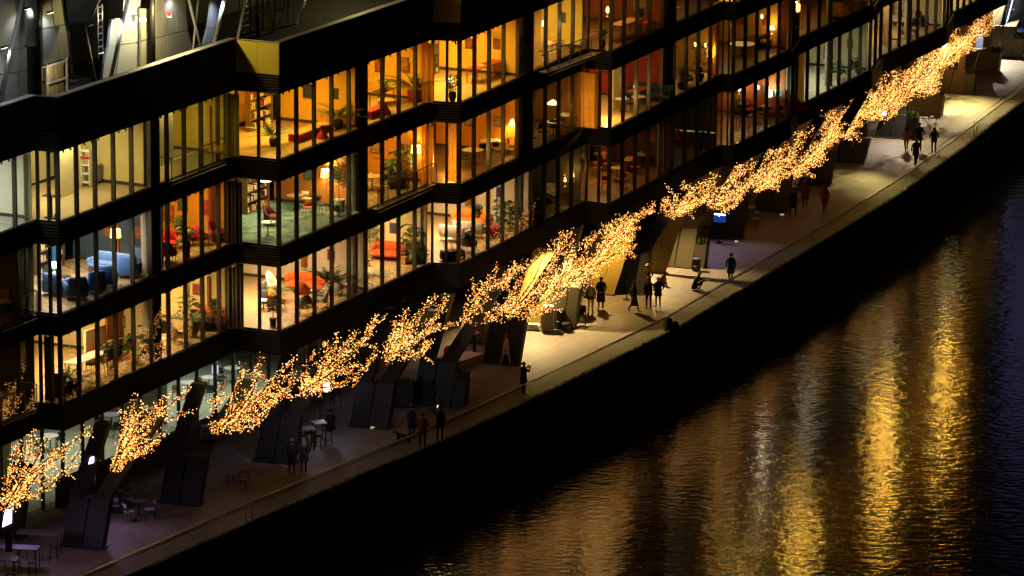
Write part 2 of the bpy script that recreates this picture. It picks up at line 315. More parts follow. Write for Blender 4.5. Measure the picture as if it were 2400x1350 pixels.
# bay, floor, s0, s1, depth, wall, partition, floor material, light colour, watts
YEL = (1, .72, .26); AMB = (1, .57, .08); GOLD = (1, .56, .12); WRM = (1, .72, .38); COOL = (.9, .95, .82); ORG = (1, .42, .07)
ROOMS = [
 ('A', 3, 0, 1, 4.5, '#d8d8c8', '#dedfd2', GREYFL, (.95, .95, .72), 90), ('A', 2, 0, 1, 3.5, '#6a4a1c', '#4a3412', DARKFL, (1, .55, .12), 10), ('A', 1, 0, 1, 3.5, '#5a4020', '#503a1c', DARKFL, (1, .6, .2), 7),
 ('B', 3, 0, .5, 4.6, '#e6dcb8', '#d8c890', WFLOOR, (1, .80, .36), 120), ('B', 3, .5, 1, 4.2, '#cbbd62', '#b5a348', WFLOOR, (1, .76, .22), 60),
 ('B', 2, 0, .6, 5, '#25445e', '#33485a', CHECK, (1, .78, .50), 175), ('B', 2, .6, 1, 4.5, '#d8a030', '#c9881c', CHECK, (1, .63, .17), 95),
 ('B', 1, 0, .56, 7, '#c9b478', '#c8b68c', LIGHTFL, (1, .68, .28), 195), ('B', 1, .56, 1, 7, '#c8bb82', '#c9b27a', LIGHTFL, (1, .68, .29), 195),
 ('C', 3, 0, .52, 4.6, '#e0b048', '#e0b040', OFLOOR, AMB, 165), ('C', 3, .52, 1, 4.6, '#e0b048', '#dca838', OFLOOR, AMB, 160),
 ('C', 2, 0, .55, 5, '#7a6a2c', '#a86a1c', TEAL, (1, .74, .34), 105), ('C', 2, .55, 1, 5, '#c88420', '#d89020', CHECK, (1, .58, .12), 95),
 ('C', 1, 0, .58, 7, '#cfc2a8', '#cdbfa4', LIGHTFL, (1, .68, .36), 200), ('C', 1, .58, 1, 7, '#d2c090', '#d0bc88', LIGHTFL, (1, .68, .33), 200),
 ('D', 3, 0, .47, 4.6, '#e8bc4a', '#e8bc4a', OFLOOR, (1, .62, .10), 180), ('D', 3, .47, 1, 4.6, '#d8b848', '#e8cc60', OFLOOR, (1, .62, .14), 110),
 ('D', 2, 0, .5, 5, '#a8661a', '#d88c18', DARKFL, (1, .5, .08), 46), ('D', 2, .5, 1, 5, '#6a4a18', '#8a5c1c', DARKFL, (1, .6, .2), 22),
 ('D', 1, 0, .6, 7, '#d4c4a8', '#d2c0a0', LIGHTFL, (1, .68, .36), 185), ('D', 1, .6, 1, 6, '#3a3020', '#3a3020', DARKFL, (1, .6, .3), 8),
 ('E', 3, 0, .5, 5, '#7a4420', '#8a4c1c', DARKFL, (1, .44, .09), 55), ('E', 3, .5, 1, 5, '#a07c38', '#a8803a', DARKFL, (1, .6, .18), 36),
 ('E', 2, 0, .5, 5, '#8a1c14', '#8a1c10', OFLOOR, (1, .62, .26), 46), ('E', 2, .5, 1, 5, '#6a4a1c', '#8a6424', OFLOOR, (1, .6, .16), 30),
 ('E', 1, 0, .6, 5, '#5a3818', '#4a2c12', GRILL, (1, .5, .12), 40), ('E', 1, .6, 1, 4, '#2c2014', '#2c2014', DARKFL, (1, .6, .3), 6),
 ('F', 3, 0, 1, 1.9, '#c88a2a', '#d89428', OFLOOR, AMB, 190), ('F', 2, 0, 1, 5, '#8a6a2c', '#98702c', DARKFL, (1, .58, .16), 26), ('F', 1, 0, 1, 5, '#7a3c18', '#8a4818', DARKFL, (1, .42, .08), 26),
 ('G', 3, 0, 1, 1.9, '#d8962a', '#d89428', OFLOOR, AMB, 560), ('G', 2, 0, 1, 5, '#9a6420', '#a86c20', DARKFL, (1, .5, .09), 42), ('G', 1, 0, 1, 4.5, '#dcd6b4', '#d8d2ac', mat('pale_stone_floor', (.6, .58, .5), .5), (.98, .9, .6), 62),
 ('H', 3, 0, 1, 1.9, '#d8962a', '#d89428', OFLOOR, AMB, 560), ('H', 2, 0, 1, 1.9, '#d8962a', '#d89428', OFLOOR, AMB, 560), ('H', 1, 0, 1, 4.5, '#cfc4a0', '#d0c4a0', OFLOOR, (1, .78, .42), 75),  # unseen gold rooms made shallow and bright for the river reflection
 ('I', 3, 0, .45, 1.9, '#d8962a', '#d89428', OFLOOR, AMB, 560), ('I', 2, 0, .45, 1.9, '#d8962a', '#d89428', OFLOOR, AMB, 560), ('I', 1, 0, 1, 4.5, '#d8c070', '#d8c47c', OFLOOR, (1, .74, .3), 100),
]
ROOM_GAIN = 3.9; LAMP_GAIN = 3.2
CEIL = mat('ceiling_paint', (.6, .58, .52), .8)
for bay, fl, s0, s1, D, wc, pc, fm, lc, W in ROOMS:
    i_, o_, e_, n = BAYS[bay]; P, Q = PL[o_], PL[e_]; I_ = PL[i_]; z = FZ[fl]; d = Q - P; L = d.length; u = d / L; v = Vector((-u.y, u.x, 0)); a = math.atan2(u.y, u.x)
    A_ = P + u * (L * s0); B_ = P + u * (L * s1)
    front = ([I_, P] if s0 == 0 and I_ != P else [A_]) + [B_]
    back = [B_ + v * D, (I_ if s0 == 0 else A_) + v * D]
    front_i = [p + v * .14 for p in front]
    poly = [(p.x, p.y) for p in front_i + back]
    MB().poly(poly, z + .004, z + .02).build('room_floor', fm, bld); MB().poly(poly, z + GH - .03, z + GH - .006).build('room_ceiling', CEIL, bld)
    m1, m2 = wcol(wc), wcol(pc)
    bs = back[1]; c = (bs + back[0]) / 2; MB().box((c.x, c.y, z + GH / 2 - .005), ((back[0] - bs).length, .1, GH - .09), a).build('back_wall', m1, bld)
    c0 = B_ + v * (.3 if s1 < 1 else .25); c1 = back[0]; c = (c0 + c1) / 2 - u * .08
    MB().box((c.x, c.y, z + GH / 2 - .004), (.1, (c1 - c0).length, GH - .08), a).build('partition', m2, bld)
    c = c - u * .06; MB().box((c.x, c.y, z + .1), (.02, (c1 - c0).length, .14), a).build('skirting', mat('dark_skirting', (.05, .04, .03), .5), bld)
    c = (A_ + B_) / 2 + v * (D * .48); lamp('AREA', (c.x, c.y, z + GH - .08), W * ROOM_GAIN, lc, sx=L * (s1 - s0) * .5, sy=D * .3, name='ceiling_light', rz=a)

# ------------------------------------------------------------------ ground floor behind the struts
def gl(s, v): return PL['A0'] + Vector((math.cos(R(61)), math.sin(R(61)), 0)) * s + Vector((-math.sin(R(61)), math.cos(R(61)), 0)) * v
GA = R(61)
MB().poly([tuple(gl(s, v).xy) for s, v in ((-4, 3.2), (40, 3.2), (40, 13), (-4, 13))], .004, .03).build('cafe_floor', mat('cafe_terrazzo', (.5, .54, .46), .35), bld)
MUL0 = MB().box((0, 0, 2.5), (.1, .16, 5)).mesh('mullion', MATS['mullion_metal'])
for i in range(27):
    p = gl(-4 + i * 1.6, 3.0); wdw = inst(MUL0, 'window', bld, (p.x, p.y, 0), GA); inst(PANE, 'pane', wdw, (0, 0, .05), 0, (1.6, 1, 4.9))
for s0, s1, hgt, m_ in ((-4, 14, 5, wcol('#8a7a3c')), (14, 27, 5, wcol('#8f8f74')), (27, 40, 5, wcol('#7c8474'))):
    c = gl((s0 + s1) / 2, 12.9); MB().box((c.x, c.y, 2.5), (s1 - s0, .1, 4.95), GA).build('back_wall', m_, bld)
for s in (14, 27, 40):
    c = gl(s, 9.5); MB().box((c.x, c.y, 2.5), (.12, 6.6, 4.9), GA).build('partition', wcol('#8a8c70'), bld)
c = gl(34, 11.5); MB().box((c.x, c.y, .55), (9, .7, 1.1), GA).build('counter', mat('cafe_counter', (.45, .44, .38), .5), bld)
for s, W, cl in ((5, 200, (1, .86, .45)), (18, 280, (.98, .97, .70)), (31, 280, (.92, .97, .74))):
    c = gl(s, 7.5); lamp('AREA', (c.x, c.y, 4.9), W, cl, sx=10, sy=5, name='cafe_ceiling_light', rz=GA).data.spread = R(95)
c = gl(1.5, 3.5); lamp('AREA', (c.x, c.y, 4.8), 90, (1, .62, .12), sx=7, sy=1, name='cafe_front_light', rz=GA)
for i in range(14):
    p = gl(12.5 + i * 2.0, 2.55); o = MB().box((.98, 0, .65), (1.94, .3, 1.3), taper=.97).build('spill_screen', mat('dark_screen', (.02, .02, .018), .8), bld); o.location = (p.x, p.y, 0); o.rotation_euler = (0, 0, GA)  # low dark screens added to block cafe light spilling out
# golden back wall under the deck in the middle of the front
GW = mat('gold_panel', (.46, .34, .10), .42, .25, var=.1, scale=.6)
for i in range(17):
    p = gl(41 + i * 1.55, 3.2 + (.05 if i % 3 == 0 else 0)); MB().box((.77, 0, 2.48), (1.53, .12, 4.96)).build('gold_panel', GW, bld)
    o = bld.children[-1]; o.location = (p.x, p.y, 0); o.rotation_euler = (0, 0, GA)
for i in range(22):
    p = (PL['OF'] + V0 * 3.4).lerp(PL['IJ'] + V0 * 3.4, i / 21.); o = MB().box((1.5, 0, 2.48), (2.9, .12, 4.96)).build('stone_panel', mat('rear_stone', (.2, .17, .13), .7), bld); o.location = (p.x, p.y, 0); o.rotation_euler = (0, 0, R(68.5))

# ------------------------------------------------------------------ raking V struts with planters along the promenade
ORD = ['first', 'second', 'third', 'fourth', 'fifth', 'sixth', 'seventh', 'eighth', 'ninth', 'tenth', 'eleventh', 'twelfth', 'thirteenth', 'fourteenth', 'fifteenth', 'sixteenth', 'seventeenth', 'eighteenth', 'nineteenth', 'twentieth']
STRUT_PX = [(190, 1284), (418, 1182), (640, 1085), (862, 1003), (1008, 950), (1172, 854), (1335, 770), (1466, 688), (1580, 626), (1698, 560), (1804, 497), (1908, 435), (1988, 381), (2083, 324), (2145, 270), (2222, 218), (2282, 167), (2338, 134)]
SM = mat('strut_blue_grey', (.016, .018, .026), .55, .1, var=.12, scale=.7); SM_LIT = mat('strut_lit_olive', (.20, .18, .105), .55, .1, var=.12, scale=.7)  # olive copy has the warm light on its struts put into the colour
SOILG = mat('planter_grass', (.09, .13, .035), .8, var=.5, scale=9); SOIL = mat('soil', (.03, .022, .015), .9)
def slanted(mb, x0, x1, y0, y1, h, dx, dy, top):
    """slab from the foot rectangle, leaning by dx, dy, narrowing to 'top' of its width"""
    cx = (x0 + x1) / 2; hw = (x1 - x0) / 2
    b = [(x0, y0, 0), (x1, y0, 0), (x1, y1, 0), (x0, y1, 0)]; t = [(cx - hw * top + dx, y0 + dy, h), (cx + hw * top + dx, y0 + dy, h), (cx + hw * top + dx, y1 + dy, h), (cx - hw * top + dx, y1 + dy, h)]
    return mb.add(b + t, [(0, 3, 2, 1), (4, 5, 6, 7), (0, 1, 5, 4), (1, 2, 6, 5), (2, 3, 7, 6), (3, 0, 4, 7)])
def tuft(n, rx, ry, h, seed):
    rnd = random.Random(seed); mb = MB()
    for _ in range(n):
        x, y = rnd.uniform(-rx, rx), rnd.uniform(-ry, ry); a = rnd.uniform(0, 6.28); l = h * rnd.uniform(.5, 1.1); b_ = .02 + .02 * rnd.random(); ox, oy = rnd.uniform(-.3, .3) * l, rnd.uniform(-.3, .3) * l
        c, s = math.cos(a) * b_, math.sin(a) * b_
        mb.add([(x - c, y - s, 0), (x + c, y + s, 0), (x + ox + c * .8, y + oy + s * .8, l * .6), (x + ox * 1.6, y + oy * 1.6, l)], [(0, 1, 2), (0, 2, 3)])
    return mb
for i, (x, y) in enumerate(STRUT_PX):
    p = at(x, y, 0); last = i == len(STRUT_PX) - 1
    nm = 'leaning dark metal V strut on the promenade, %s from left' % ORD[i]
    if last: nm = 'tall twin-fin strut with light strip at the far right end'
    t = thing('strut', nm, 'strut', p, R(-18), 'raking struts under the building'); sm = SM_LIT if i in (6, 8, 14, 15, 16, 17) else SM
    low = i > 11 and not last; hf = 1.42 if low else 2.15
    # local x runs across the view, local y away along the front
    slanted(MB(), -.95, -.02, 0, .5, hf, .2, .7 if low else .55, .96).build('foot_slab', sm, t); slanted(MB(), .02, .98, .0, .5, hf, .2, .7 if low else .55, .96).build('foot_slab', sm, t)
    MB().box((.02, .25, .03), (2.1, .75, .06)).build('base_plate', DGREY, t)
    ya = 1.3 if low else .6; ha = 5.02 - hf
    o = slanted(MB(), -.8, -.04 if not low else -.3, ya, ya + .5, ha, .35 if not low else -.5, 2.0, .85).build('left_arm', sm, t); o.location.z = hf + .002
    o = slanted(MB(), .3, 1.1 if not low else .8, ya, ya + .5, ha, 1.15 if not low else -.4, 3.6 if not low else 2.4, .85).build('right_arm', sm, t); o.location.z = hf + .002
    if i in (1, 8): MB().box((1.05, 1.25, 3.2), (.75, .45, .6), .5).build('cowl', mat('cowl_blue', (.03, .035, .09), .5), t)
    if i == 6: t.scale = (.62, 1, 1); t.location.x -= .35
    if last: slanted(MB(), -.035, .035, -.03, .02, 4.9, .75, 2.2, 1).build('light_strip', emit('strip_cool', (.65, .8, 1), 3), t)
    if i in (4, 8, 13, 14, 15, 16, 17):
        q = p + Matrix.Rotation(R(-18), 3, 'Z') @ Vector((1.32, .5, 0)); pt = thing('planter', 'dark box planter with low green planting beside the %s strut from left' % ORD[i], 'planter', q, R(-18), 'planters beside the struts')
        slanted(MB(), -.3, .36, -.35, .4, 1.35, .06, .1, 1.12).build('box', sm, pt); MB().box((.08, .13, 1.352), (.6, .66, .03)).build('soil', SOIL, pt)
        o = stuff(tuft(170, .34, .36, .42, i).build('foliage', SOILG, pt)); o.location = (.08, .13, 1.36)

# ------------------------------------------------------------------ fairy lights wound round bare branches under the deck edge
BARK = mat('branch_bark', (.06, .04, .02), .8); LEAF = mat('dry_leaf', (.10, .09, .025), .7, var=.5)
BULBS = [emit('bulb_warm', (1, .45, .085), 3.1), emit('bulb_amber', (1, .25, .025), 2.1), emit('bulb_pale', (1, .58, .20), 5.2)]
CLUSTERS = [  # foot pixel, tip pixels, bulb spacing, lateral wobble
 ((10, 1190), [(55, 1030), (30, 1130), (105, 1035), (150, 1080), (215, 1000), (185, 1050)], 1),
 ((268, 1100), [(290, 975), (330, 925), (390, 945), (455, 915), (450, 965), (395, 1010), (320, 1010)], 1),
 ((505, 1010), [(530, 895), (560, 850), (610, 835), (685, 830), (680, 885), (640, 930)], 1),
 ((715, 920), [(745, 830), (790, 780), (830, 775), (890, 750), (885, 810), (840, 860), (770, 880)], 1),
 ((910, 840), [(925, 760), (960, 720), (1015, 672), (1000, 790), (1060, 700), (1075, 760)], 1),
 ((1090, 765), [(1110, 690), (1145, 645), (1200, 620), (1185, 690), (1240, 610), (1215, 720)], 1.1),
 ((1190, 735), [(1215, 650), (1265, 590), (1300, 565), (1345, 545), (1320, 620), (1290, 680), (1340, 640)], 1.25),
 ((1300, 665), [(1330, 590), (1390, 550), (1430, 520), (1480, 500), (1440, 605), (1400, 640), (1470, 560)], 1.2),
 ((1405, 590), [(1440, 520), (1490, 495), (1540, 480), (1510, 530), (1475, 570)], 1.1),
 ((1565, 500), [(1585, 455), (1620, 435), (1665, 420), (1640, 475), (1690, 455), (1600, 480)], 1.3),
 ((1660, 475), [(1690, 425), (1730, 395), (1735, 380), (1750, 440), (1780, 400), (1720, 460)], 1.3),
 ((1760, 440), [(1770, 370), (1800, 345), (1835, 335), (1850, 400), (1820, 420), (1880, 340)], 1.6),
 ((1850, 400), [(1870, 310), (1900, 290), (1945, 265), (1940, 330), (1910, 370), (1960, 300)], 1.9),
 ((1945, 325), [(1960, 260), (2000, 235), (2040, 222), (2050, 260), (2010, 310), (2060, 230)], 2.1),
 ((2040, 270), [(2055, 200), (2090, 165), (2120, 155), (2130, 215), (2100, 240), (2140, 160)], 2.2),
 ((2120, 210), [(2145, 145), (2180, 115), (2220, 95), (2215, 150), (2180, 180), (2225, 120)], 2.3),
 ((2205, 145), [(2225, 90), (2240, 65), (2285, 55), (2280, 110), (2250, 130), (2310, 35), (2300, 80)], 2.3),
 ((2290, 75), [(2320, 35), (2345, 20), (2335, 60)], 1),
]
SN = Vector((math.sin(R(62)), -math.cos(R(62)), 0))
def cluster(i, foot, tips, dens):
    rnd = random.Random(100 + i)
    near = min(range(len(STRUT_PX)), key=lambda k: abs(STRUT_PX[k][0] - foot[0] - 60)); base = at(*STRUT_PX[near], 0) + SN * (1.3 if dens < 1.25 else 1.6)
    pf = on_plane(*foot, base, SN); t = thing('lit_branches', 'bare branches wound with warm fairy lights, %s cluster from left' % ORD[i], 'fairy lights', (pf.x, pf.y, pf.z), 0, 'fairy light clusters along the deck edge')
    br = MB(); bl = MB(); lf = MB(); BR = .024
    def bulb(q):
        r = BR * rnd.uniform(.7, 1.15); mi = rnd.choices((0, 1, 2), (.5, .3, .2))[0]; q = Vector(q)
        bl.add([q + Vector(d) * r for d in ((1, 0, 0), (-1, 0, 0), (0, 1, 0), (0, -1, 0), (0, 0, 1), (0, 0, -1))], [(0, 2, 4), (2, 1, 4), (1, 3, 4), (3, 0, 4), (2, 0, 5), (1, 2, 5), (3, 1, 5), (0, 3, 5)], mi)
    def limb(pts, r0, sp, spread):
        br.tube(pts, r0, 5, r1=r0 * .35)
        for a, b in zip(pts, pts[1:]):
            L = (b - a).length; n = max(1, int(L / sp))
            for j in range(n):
                c = a.lerp(b, (j + rnd.random()) / n); q = c + Vector((rnd.gauss(0, 1), rnd.gauss(0, 1), rnd.gauss(0, 1))) * spread; bulb(q)
                if rnd.random() < .22:
                    e = Vector((rnd.uniform(-1, 1), rnd.uniform(-1, 1), rnd.uniform(-.5, 1))).normalized() * .09; g = e.cross(Vector((0, 0, 1))).normalized() * .03
                    lf.add([c, c + e * .5 + g, c + e, c + e * .5 - g], [(0, 1, 2, 3)])
    def path(p0, p1, n, wob):
        out = [p0]; off = Vector((0, 0, 0)); bend = Vector((rnd.uniform(-1, 1), rnd.uniform(-1, 1), rnd.uniform(-.9, .3))) * .12 * (p1 - p0).length
        for j in range(1, n + 1):
            f = j / n; off += Vector((rnd.gauss(0, wob), rnd.gauss(0, wob), rnd.gauss(0, wob * .8)))
            out.append(p0.lerp(p1, f) + off * (1 - f * .4) + bend * math.sin(math.pi * f))
        return out
    O = Vector((0, 0, 0))
    more = [(tuple(a + (b - a) * rnd.random() for a, b in zip(*rnd.sample(tips, 2)))) for _ in range(4 if dens < 1.35 else 9)] if len(tips) > 3 else []
    for j, tp in enumerate(list(tips) + more):
        dep = rnd.uniform(-.75, .75); p1 = on_plane(*tp, base + SN * dep, SN) - pf
        ln = path(O + Vector((rnd.gauss(0, .12), rnd.gauss(0, .12), rnd.gauss(0, .08))), p1, 10, .075)
        limb(ln, .05, .030, .065 + .025 * dens)
        for _ in range(3):
            k = rnd.randint(2, 9); q = ln[k]; e = q + Vector((rnd.uniform(-.5, .95), rnd.uniform(-.7, .7), rnd.uniform(-.5, .6))); limb(path(q, e, 4, .05), .026, .036, .06)
    br.build('branch', BARK, t); stuff(lf.build('leaves', LEAF, t)); stuff(bl.build('light_bulbs', BULBS, t))
for i, c in enumerate(CLUSTERS): cluster(i, *c)

# ------------------------------------------------------------------ lamps of the promenade
def lampbox(loc, lb, col, s=4):
    t = thing('soffit_lamp', lb, 'lamp', loc); MB().lathe([(.07, 0), (.09, .03), (.09, .16), (.05, .2)], 10).build('housing', BLACK, t); MB().lathe([(.2, -.17), (.2, .15)], 20, cap=False).build('glint_shield', BLACK, t); MB().lathe([(.05, .15), (.2, .151)], 20, cap=False).build('glint_shield_top', BLACK, t); MB().lathe([(.065, -.012), (.065, -.004)], 10).build('lens', emit('lens_%d' % len(MATS), col, s), t); return t  # round shield added to keep the lamp's glint off the water
def flood(px, py, z, tx, ty, W, col, cone, lb, blend=.6, size=.05):
    g = at(px, py, 0); loc = Vector((g.x, g.y, z)); lampbox(loc + Vector((0, 0, .03)), lb, col, 5); lamp('SPOT', loc - Vector((0, 0, .04)), W, col, size, at(tx, ty, 0), cone, blend, name='flood')
flood(1240, 752, 4.55, 1330, 800, 6200, (1, .68, .27), 125, 'small round flood lamp on the soffit above the amplifier', .5)
flood(1518, 622, 4.55, 1590, 690, 5200, (1, .68, .27), 120, 'small round flood lamp on the soffit above the sitting dog', .5)
flood(1390, 690, 4.5, 1420, 720, 2000, (1, .6, .16), 130, 'small round flood lamp on the soffit above the planter', .6)
flood(2268, 212, 4.6, 2150, 320, 8000, (1, .76, .24), 120, 'small round flood lamp on the soffit near the far right struts', 1.)
flood(2045, 374, 4.5, 1905, 510, 3400, (1, .78, .24), 85, 'small round flood lamp on the soffit behind the walkers', 1.)
flood(2110, 300, 4.5, 2030, 420, 700, (.55, .45, 1), 70, 'small violet flood lamp on the soffit behind the thirteenth strut')
flood(2205, 255, 4.6, 2265, 290, 4200, (1, .84, .55), 140, 'pale flood lamp on the soffit above the fifteenth strut', 1.)  # added to raise the ambient light on the right paving
flood(2120, 318, 4.6, 2150, 365, 2600, (1, .80, .45), 140, 'pale flood lamp on the soffit above the walking group', 1.)  # second added light, evens out the right paving
flood(1075, 805, 3.9, 1060, 835, 160, (1, .5, .4), 80, 'small round flood lamp above the red spiral chair', 1.)
flood(1640, 560, 4.4, 1720, 620, 520, (.75, .6, .9), 110, 'small violet flood lamp on the soffit above the screen')
flood(1000, 820, 4.5, 990, 900, 70, (1, .6, .45), 130, 'small round flood lamp on the soffit above the dark strut')
flood(760, 900, 4.4, 750, 980, 60, (.8, .65, 1), 90, 'small violet flood lamp on the soffit above the high tables')
flood(420, 1040, 4.4, 430, 1150, 60, (.55, .5, 1), 120, 'small blue flood lamp on the soffit above the second strut')
flood(2318, 120, 4.6, 2330, 190, 8000, (1, .84, .6), 120, 'pale flood lamp on the soffit above the last strut')  # added to lighten the far right walkway
flood(2350, 60, 6, 2390, 120, 5200, (.72, .74, 1), 110, 'cool white flood lamp over the far end of the promenade')

# ------------------------------------------------------------------ roof: leaning cladding, steel struts, lamps behind the parapet
def rp(x, y, v): return on_plane(x, y, PL['OB'] + V0 * v, V0)
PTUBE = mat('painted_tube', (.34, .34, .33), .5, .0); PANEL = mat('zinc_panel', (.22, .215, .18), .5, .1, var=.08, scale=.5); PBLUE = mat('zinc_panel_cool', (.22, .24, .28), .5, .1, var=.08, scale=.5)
def rquad(px, v, m, parent, name='panel', th=.12):
    q = [rp(x, y, v) for x, y in px]; b = [p + V0 * th for p in q]; n = len(q)
    return MB().add(q + b, [tuple(range(n)), tuple(range(2 * n - 1, n - 1, -1))] + [(k, n + k, n + (k + 1) % n, (k + 1) % n) for k in range(n)]).build(name, m, parent)
rb = thing('roof_screen_wall', 'dark service wall behind the roof parapet at upper left', 'wall', (0, 0, 0)); rquad([(-80, 300), (900, 60), (900, -160), (-80, -160)], 6.0, mat('roof_dark', (.03, .03, .028), .8), rb, 'wall')
def cladding(lb, quads, v, m):
    t = thing('cladding_fin', lb, 'cladding', (0, 0, 0))
    for q in quads: rquad(q, v, m, t)
    return t
g_ = 1.2
cladding('grey zinc fin with seamed panels above the stacked pallets', [[(100, -20), (117, -20), (126, 62), (100, 67)], [(119, -20), (141, -20), (151, 57), (128, 61)], [(100, 69), (127, 64), (139, 141), (101, 152)], [(129, 63), (152, 59), (168, 134), (141, 140)]], 2.4, PANEL)
cladding('zinc fin left of the first leaning steel tube', [[(-40, -20), (58, -20), (62, 110), (20, 118), (-40, 122)], [(-40, 124), (20, 120), (62, 112), (64, 163), (18, 172), (-40, 178)], [(-40, 180), (18, 174), (40, 171), (44, 236), (-40, 262)], [(42, 170), (64, 165), (66, 226), (46, 232)]], 2.7, PANEL)
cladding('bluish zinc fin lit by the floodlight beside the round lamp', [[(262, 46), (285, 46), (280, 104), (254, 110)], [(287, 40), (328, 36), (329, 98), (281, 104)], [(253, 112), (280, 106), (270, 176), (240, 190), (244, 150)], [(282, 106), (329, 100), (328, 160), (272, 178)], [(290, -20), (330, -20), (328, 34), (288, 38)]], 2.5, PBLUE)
cladding('wide zinc fin carrying the small red alarm lamp', [[(367, -20), (378, -20), (390, 82), (366, 88)], [(380, -20), (405, -20), (414, 76), (392, 81)], [(407, -20), (432, -20), (440, 70), (416, 75)], [(366, 90), (390, 84), (395, 140), (366, 152)], [(392, 83), (440, 72), (455, 122), (397, 139)], [(330, 20), (351, 20), (351, 90), (331, 95)], [(331, 97), (351, 92), (351, 152), (330, 160)]], 2.3, PANEL)
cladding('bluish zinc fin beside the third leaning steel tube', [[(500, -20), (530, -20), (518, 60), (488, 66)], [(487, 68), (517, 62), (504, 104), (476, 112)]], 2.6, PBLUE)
for (x0, y0, x1, y1), w_, lb, m in (((56, -20, -2, 250), .1, 'first leaning grey steel tube above the parapet at far left', PTUBE), ((304, -20, 258, 190), .1, 'second leaning grey steel tube above the parapet beside the round lamp', PTUBE), ((530, -20, 500, 106), .1, 'third leaning grey steel tube above the parapet', PTUBE),
        ((195, 60, 224, 204), .11, 'grey steel brace leaning right between two zinc fins', DGREY), ((440, -10, 470, 108), .07, 'pale steel brace beside the red alarm lamp fin', PTUBE), ((150, -10, 172, 190), .07, 'thin grey steel brace at the edge of the pallet fin', DGREY), ((236, -10, 205, 60), .06, 'short crossing brace in the dark roof gap', PTUBE), ((580, -20, 556, 96), .08, 'grey steel brace leaning left above the brass corner', PTUBE), ((720, -20, 690, 80), .1, 'leaning grey tube right of the scaffold', PTUBE), ((466, -15, 452, 118), .05, 'thin upright rod beside the pale brace', PTUBE), ((628, -20, 640, 96), .1, 'grey steel brace in the scaffold above the parapet', DGREY)):
    a = rp(x0, y0, 2.0); b = rp(x1, y1, 1.6); t = thing('steel_strut', lb, 'strut', b); MB().tube([b - b, a - b], w_, 8).build('tube', m, t, True); MB().box((0, 0, .02), (.4, .4, .06), UA).build('base_plate', DGREY, t)
for x0, y1, r_, lb, m in ((92, 235, .12, 'dark upright post beside the stacked pallets', BLACK), (359, 158, .12, 'dark upright post beside the round lamp', BLACK), (604, 100, .09, 'dark upright post in the scaffold', DGREY)):
    b = rp(x0, y1, 1.9); t = thing('roof_post', lb, 'post', b); MB().tube([(0, 0, 0), (0, 0, 6)], r_, 10).build('shaft', m, t, True); MB().box((0, 0, .03), (.4, .4, .06), UA).build('base_plate', DGREY, t)
b = rp(73, 105, 2.1); t = thing('vent_duct', 'fat pale cylindrical duct beside the dark roof post', 'duct', b); MB().lathe([(.27, 0), (.27, 4)], 18).build('drum', mat('duct_metal', (.5, .5, .46), .4, .5), t, True); MB().lathe([(.3, -.05), (.3, .0)], 18).build('rim', DGREY, t)
MB().tube([(0, 0, -3), (0, 0, -.05)], .2, 12).build('stem', BLACK, t)
# pallets on a rack
b = rp(135, 228, 1.9); t = thing('pallet_rack', 'stacked wooden pallets and crates on a pale rack on the roof', 'pallets', b, UA)
PW = mat('pallet_wood', (.55, .42, .22), .7); MB().box((0, 0, .75), (1.7, .06, .09)).build('rail', WHITE, t); MB().box((0, 0, 1.5), (1.7, .06, .09)).build('rail', WHITE, t)
for x in (-.83, .83): MB().box((x, 0, .8), (.08, .08, 1.6)).build('upright', WHITE, t)
for i, x in enumerate((-.55, -.2, .15, .5)):
    MB().box((x, .25, .42), (.3, .4, .6)).build('crate', PW, t); MB().box((x, .25, 1.12), (.28, .4, .6)).build('crate', PW if i % 2 else mat('crate_pale', (.6, .52, .36), .7), t)
lamp('SPOT', rp(130, 150, 1.2), 60, (1, .82, .45), .1, rp(136, 215, 2.0), 90, .7, name='rack_fill')  # fill light added to brighten the pallet rack
b = rp(236, 135, 2.2); t = thing('roof_ladder', 'pale steel ladder in the dark gap between the zinc fins', 'ladder', b, UA)
for x in (-.2, .2): MB().tube([(x, 0, 0), (x, 0, 2.4)], .025, 6).build('stile', STEEL, t)
for i in range(8): MB().tube([(-.2, 0, .2 + i * .3), (.2, 0, .2 + i * .3)], .022, 6).build('rung', STEEL, t)
b = rp(560, 112, 2.4); t = thing('roof_scaffold', 'grey scaffold frame with ladders above the brass corner panel', 'scaffold', b, UA)
for x in (0, 1.1, 2.4, 3.6, 5): MB().tube([(x, 0, -.5), (x + .1, 0, 3.6)], .035, 6).build('pole', DGREY, t)
for z in (.3, 1.2, 2.1): MB().tube([(-.2, 0, z), (5.2, 0, z)], .03, 6).build('ledger', DGREY, t)
for i in range(9): MB().tube([(.25, -.1, .1 + i * .3), (.8, -.1, .1 + i * .3)], .02, 6).build('rung', STEEL, t)
for a_, b_ in ((1.2, 2.3), (3.7, 4.9)): MB().tube([(a_, -.05, 0), (b_, -.05, 2)], .03, 6).build('brace', STEEL, t)
rquad([(650, 60), (760, 30), (760, -60), (640, -60)], 3.0, PANEL, t, 'board')
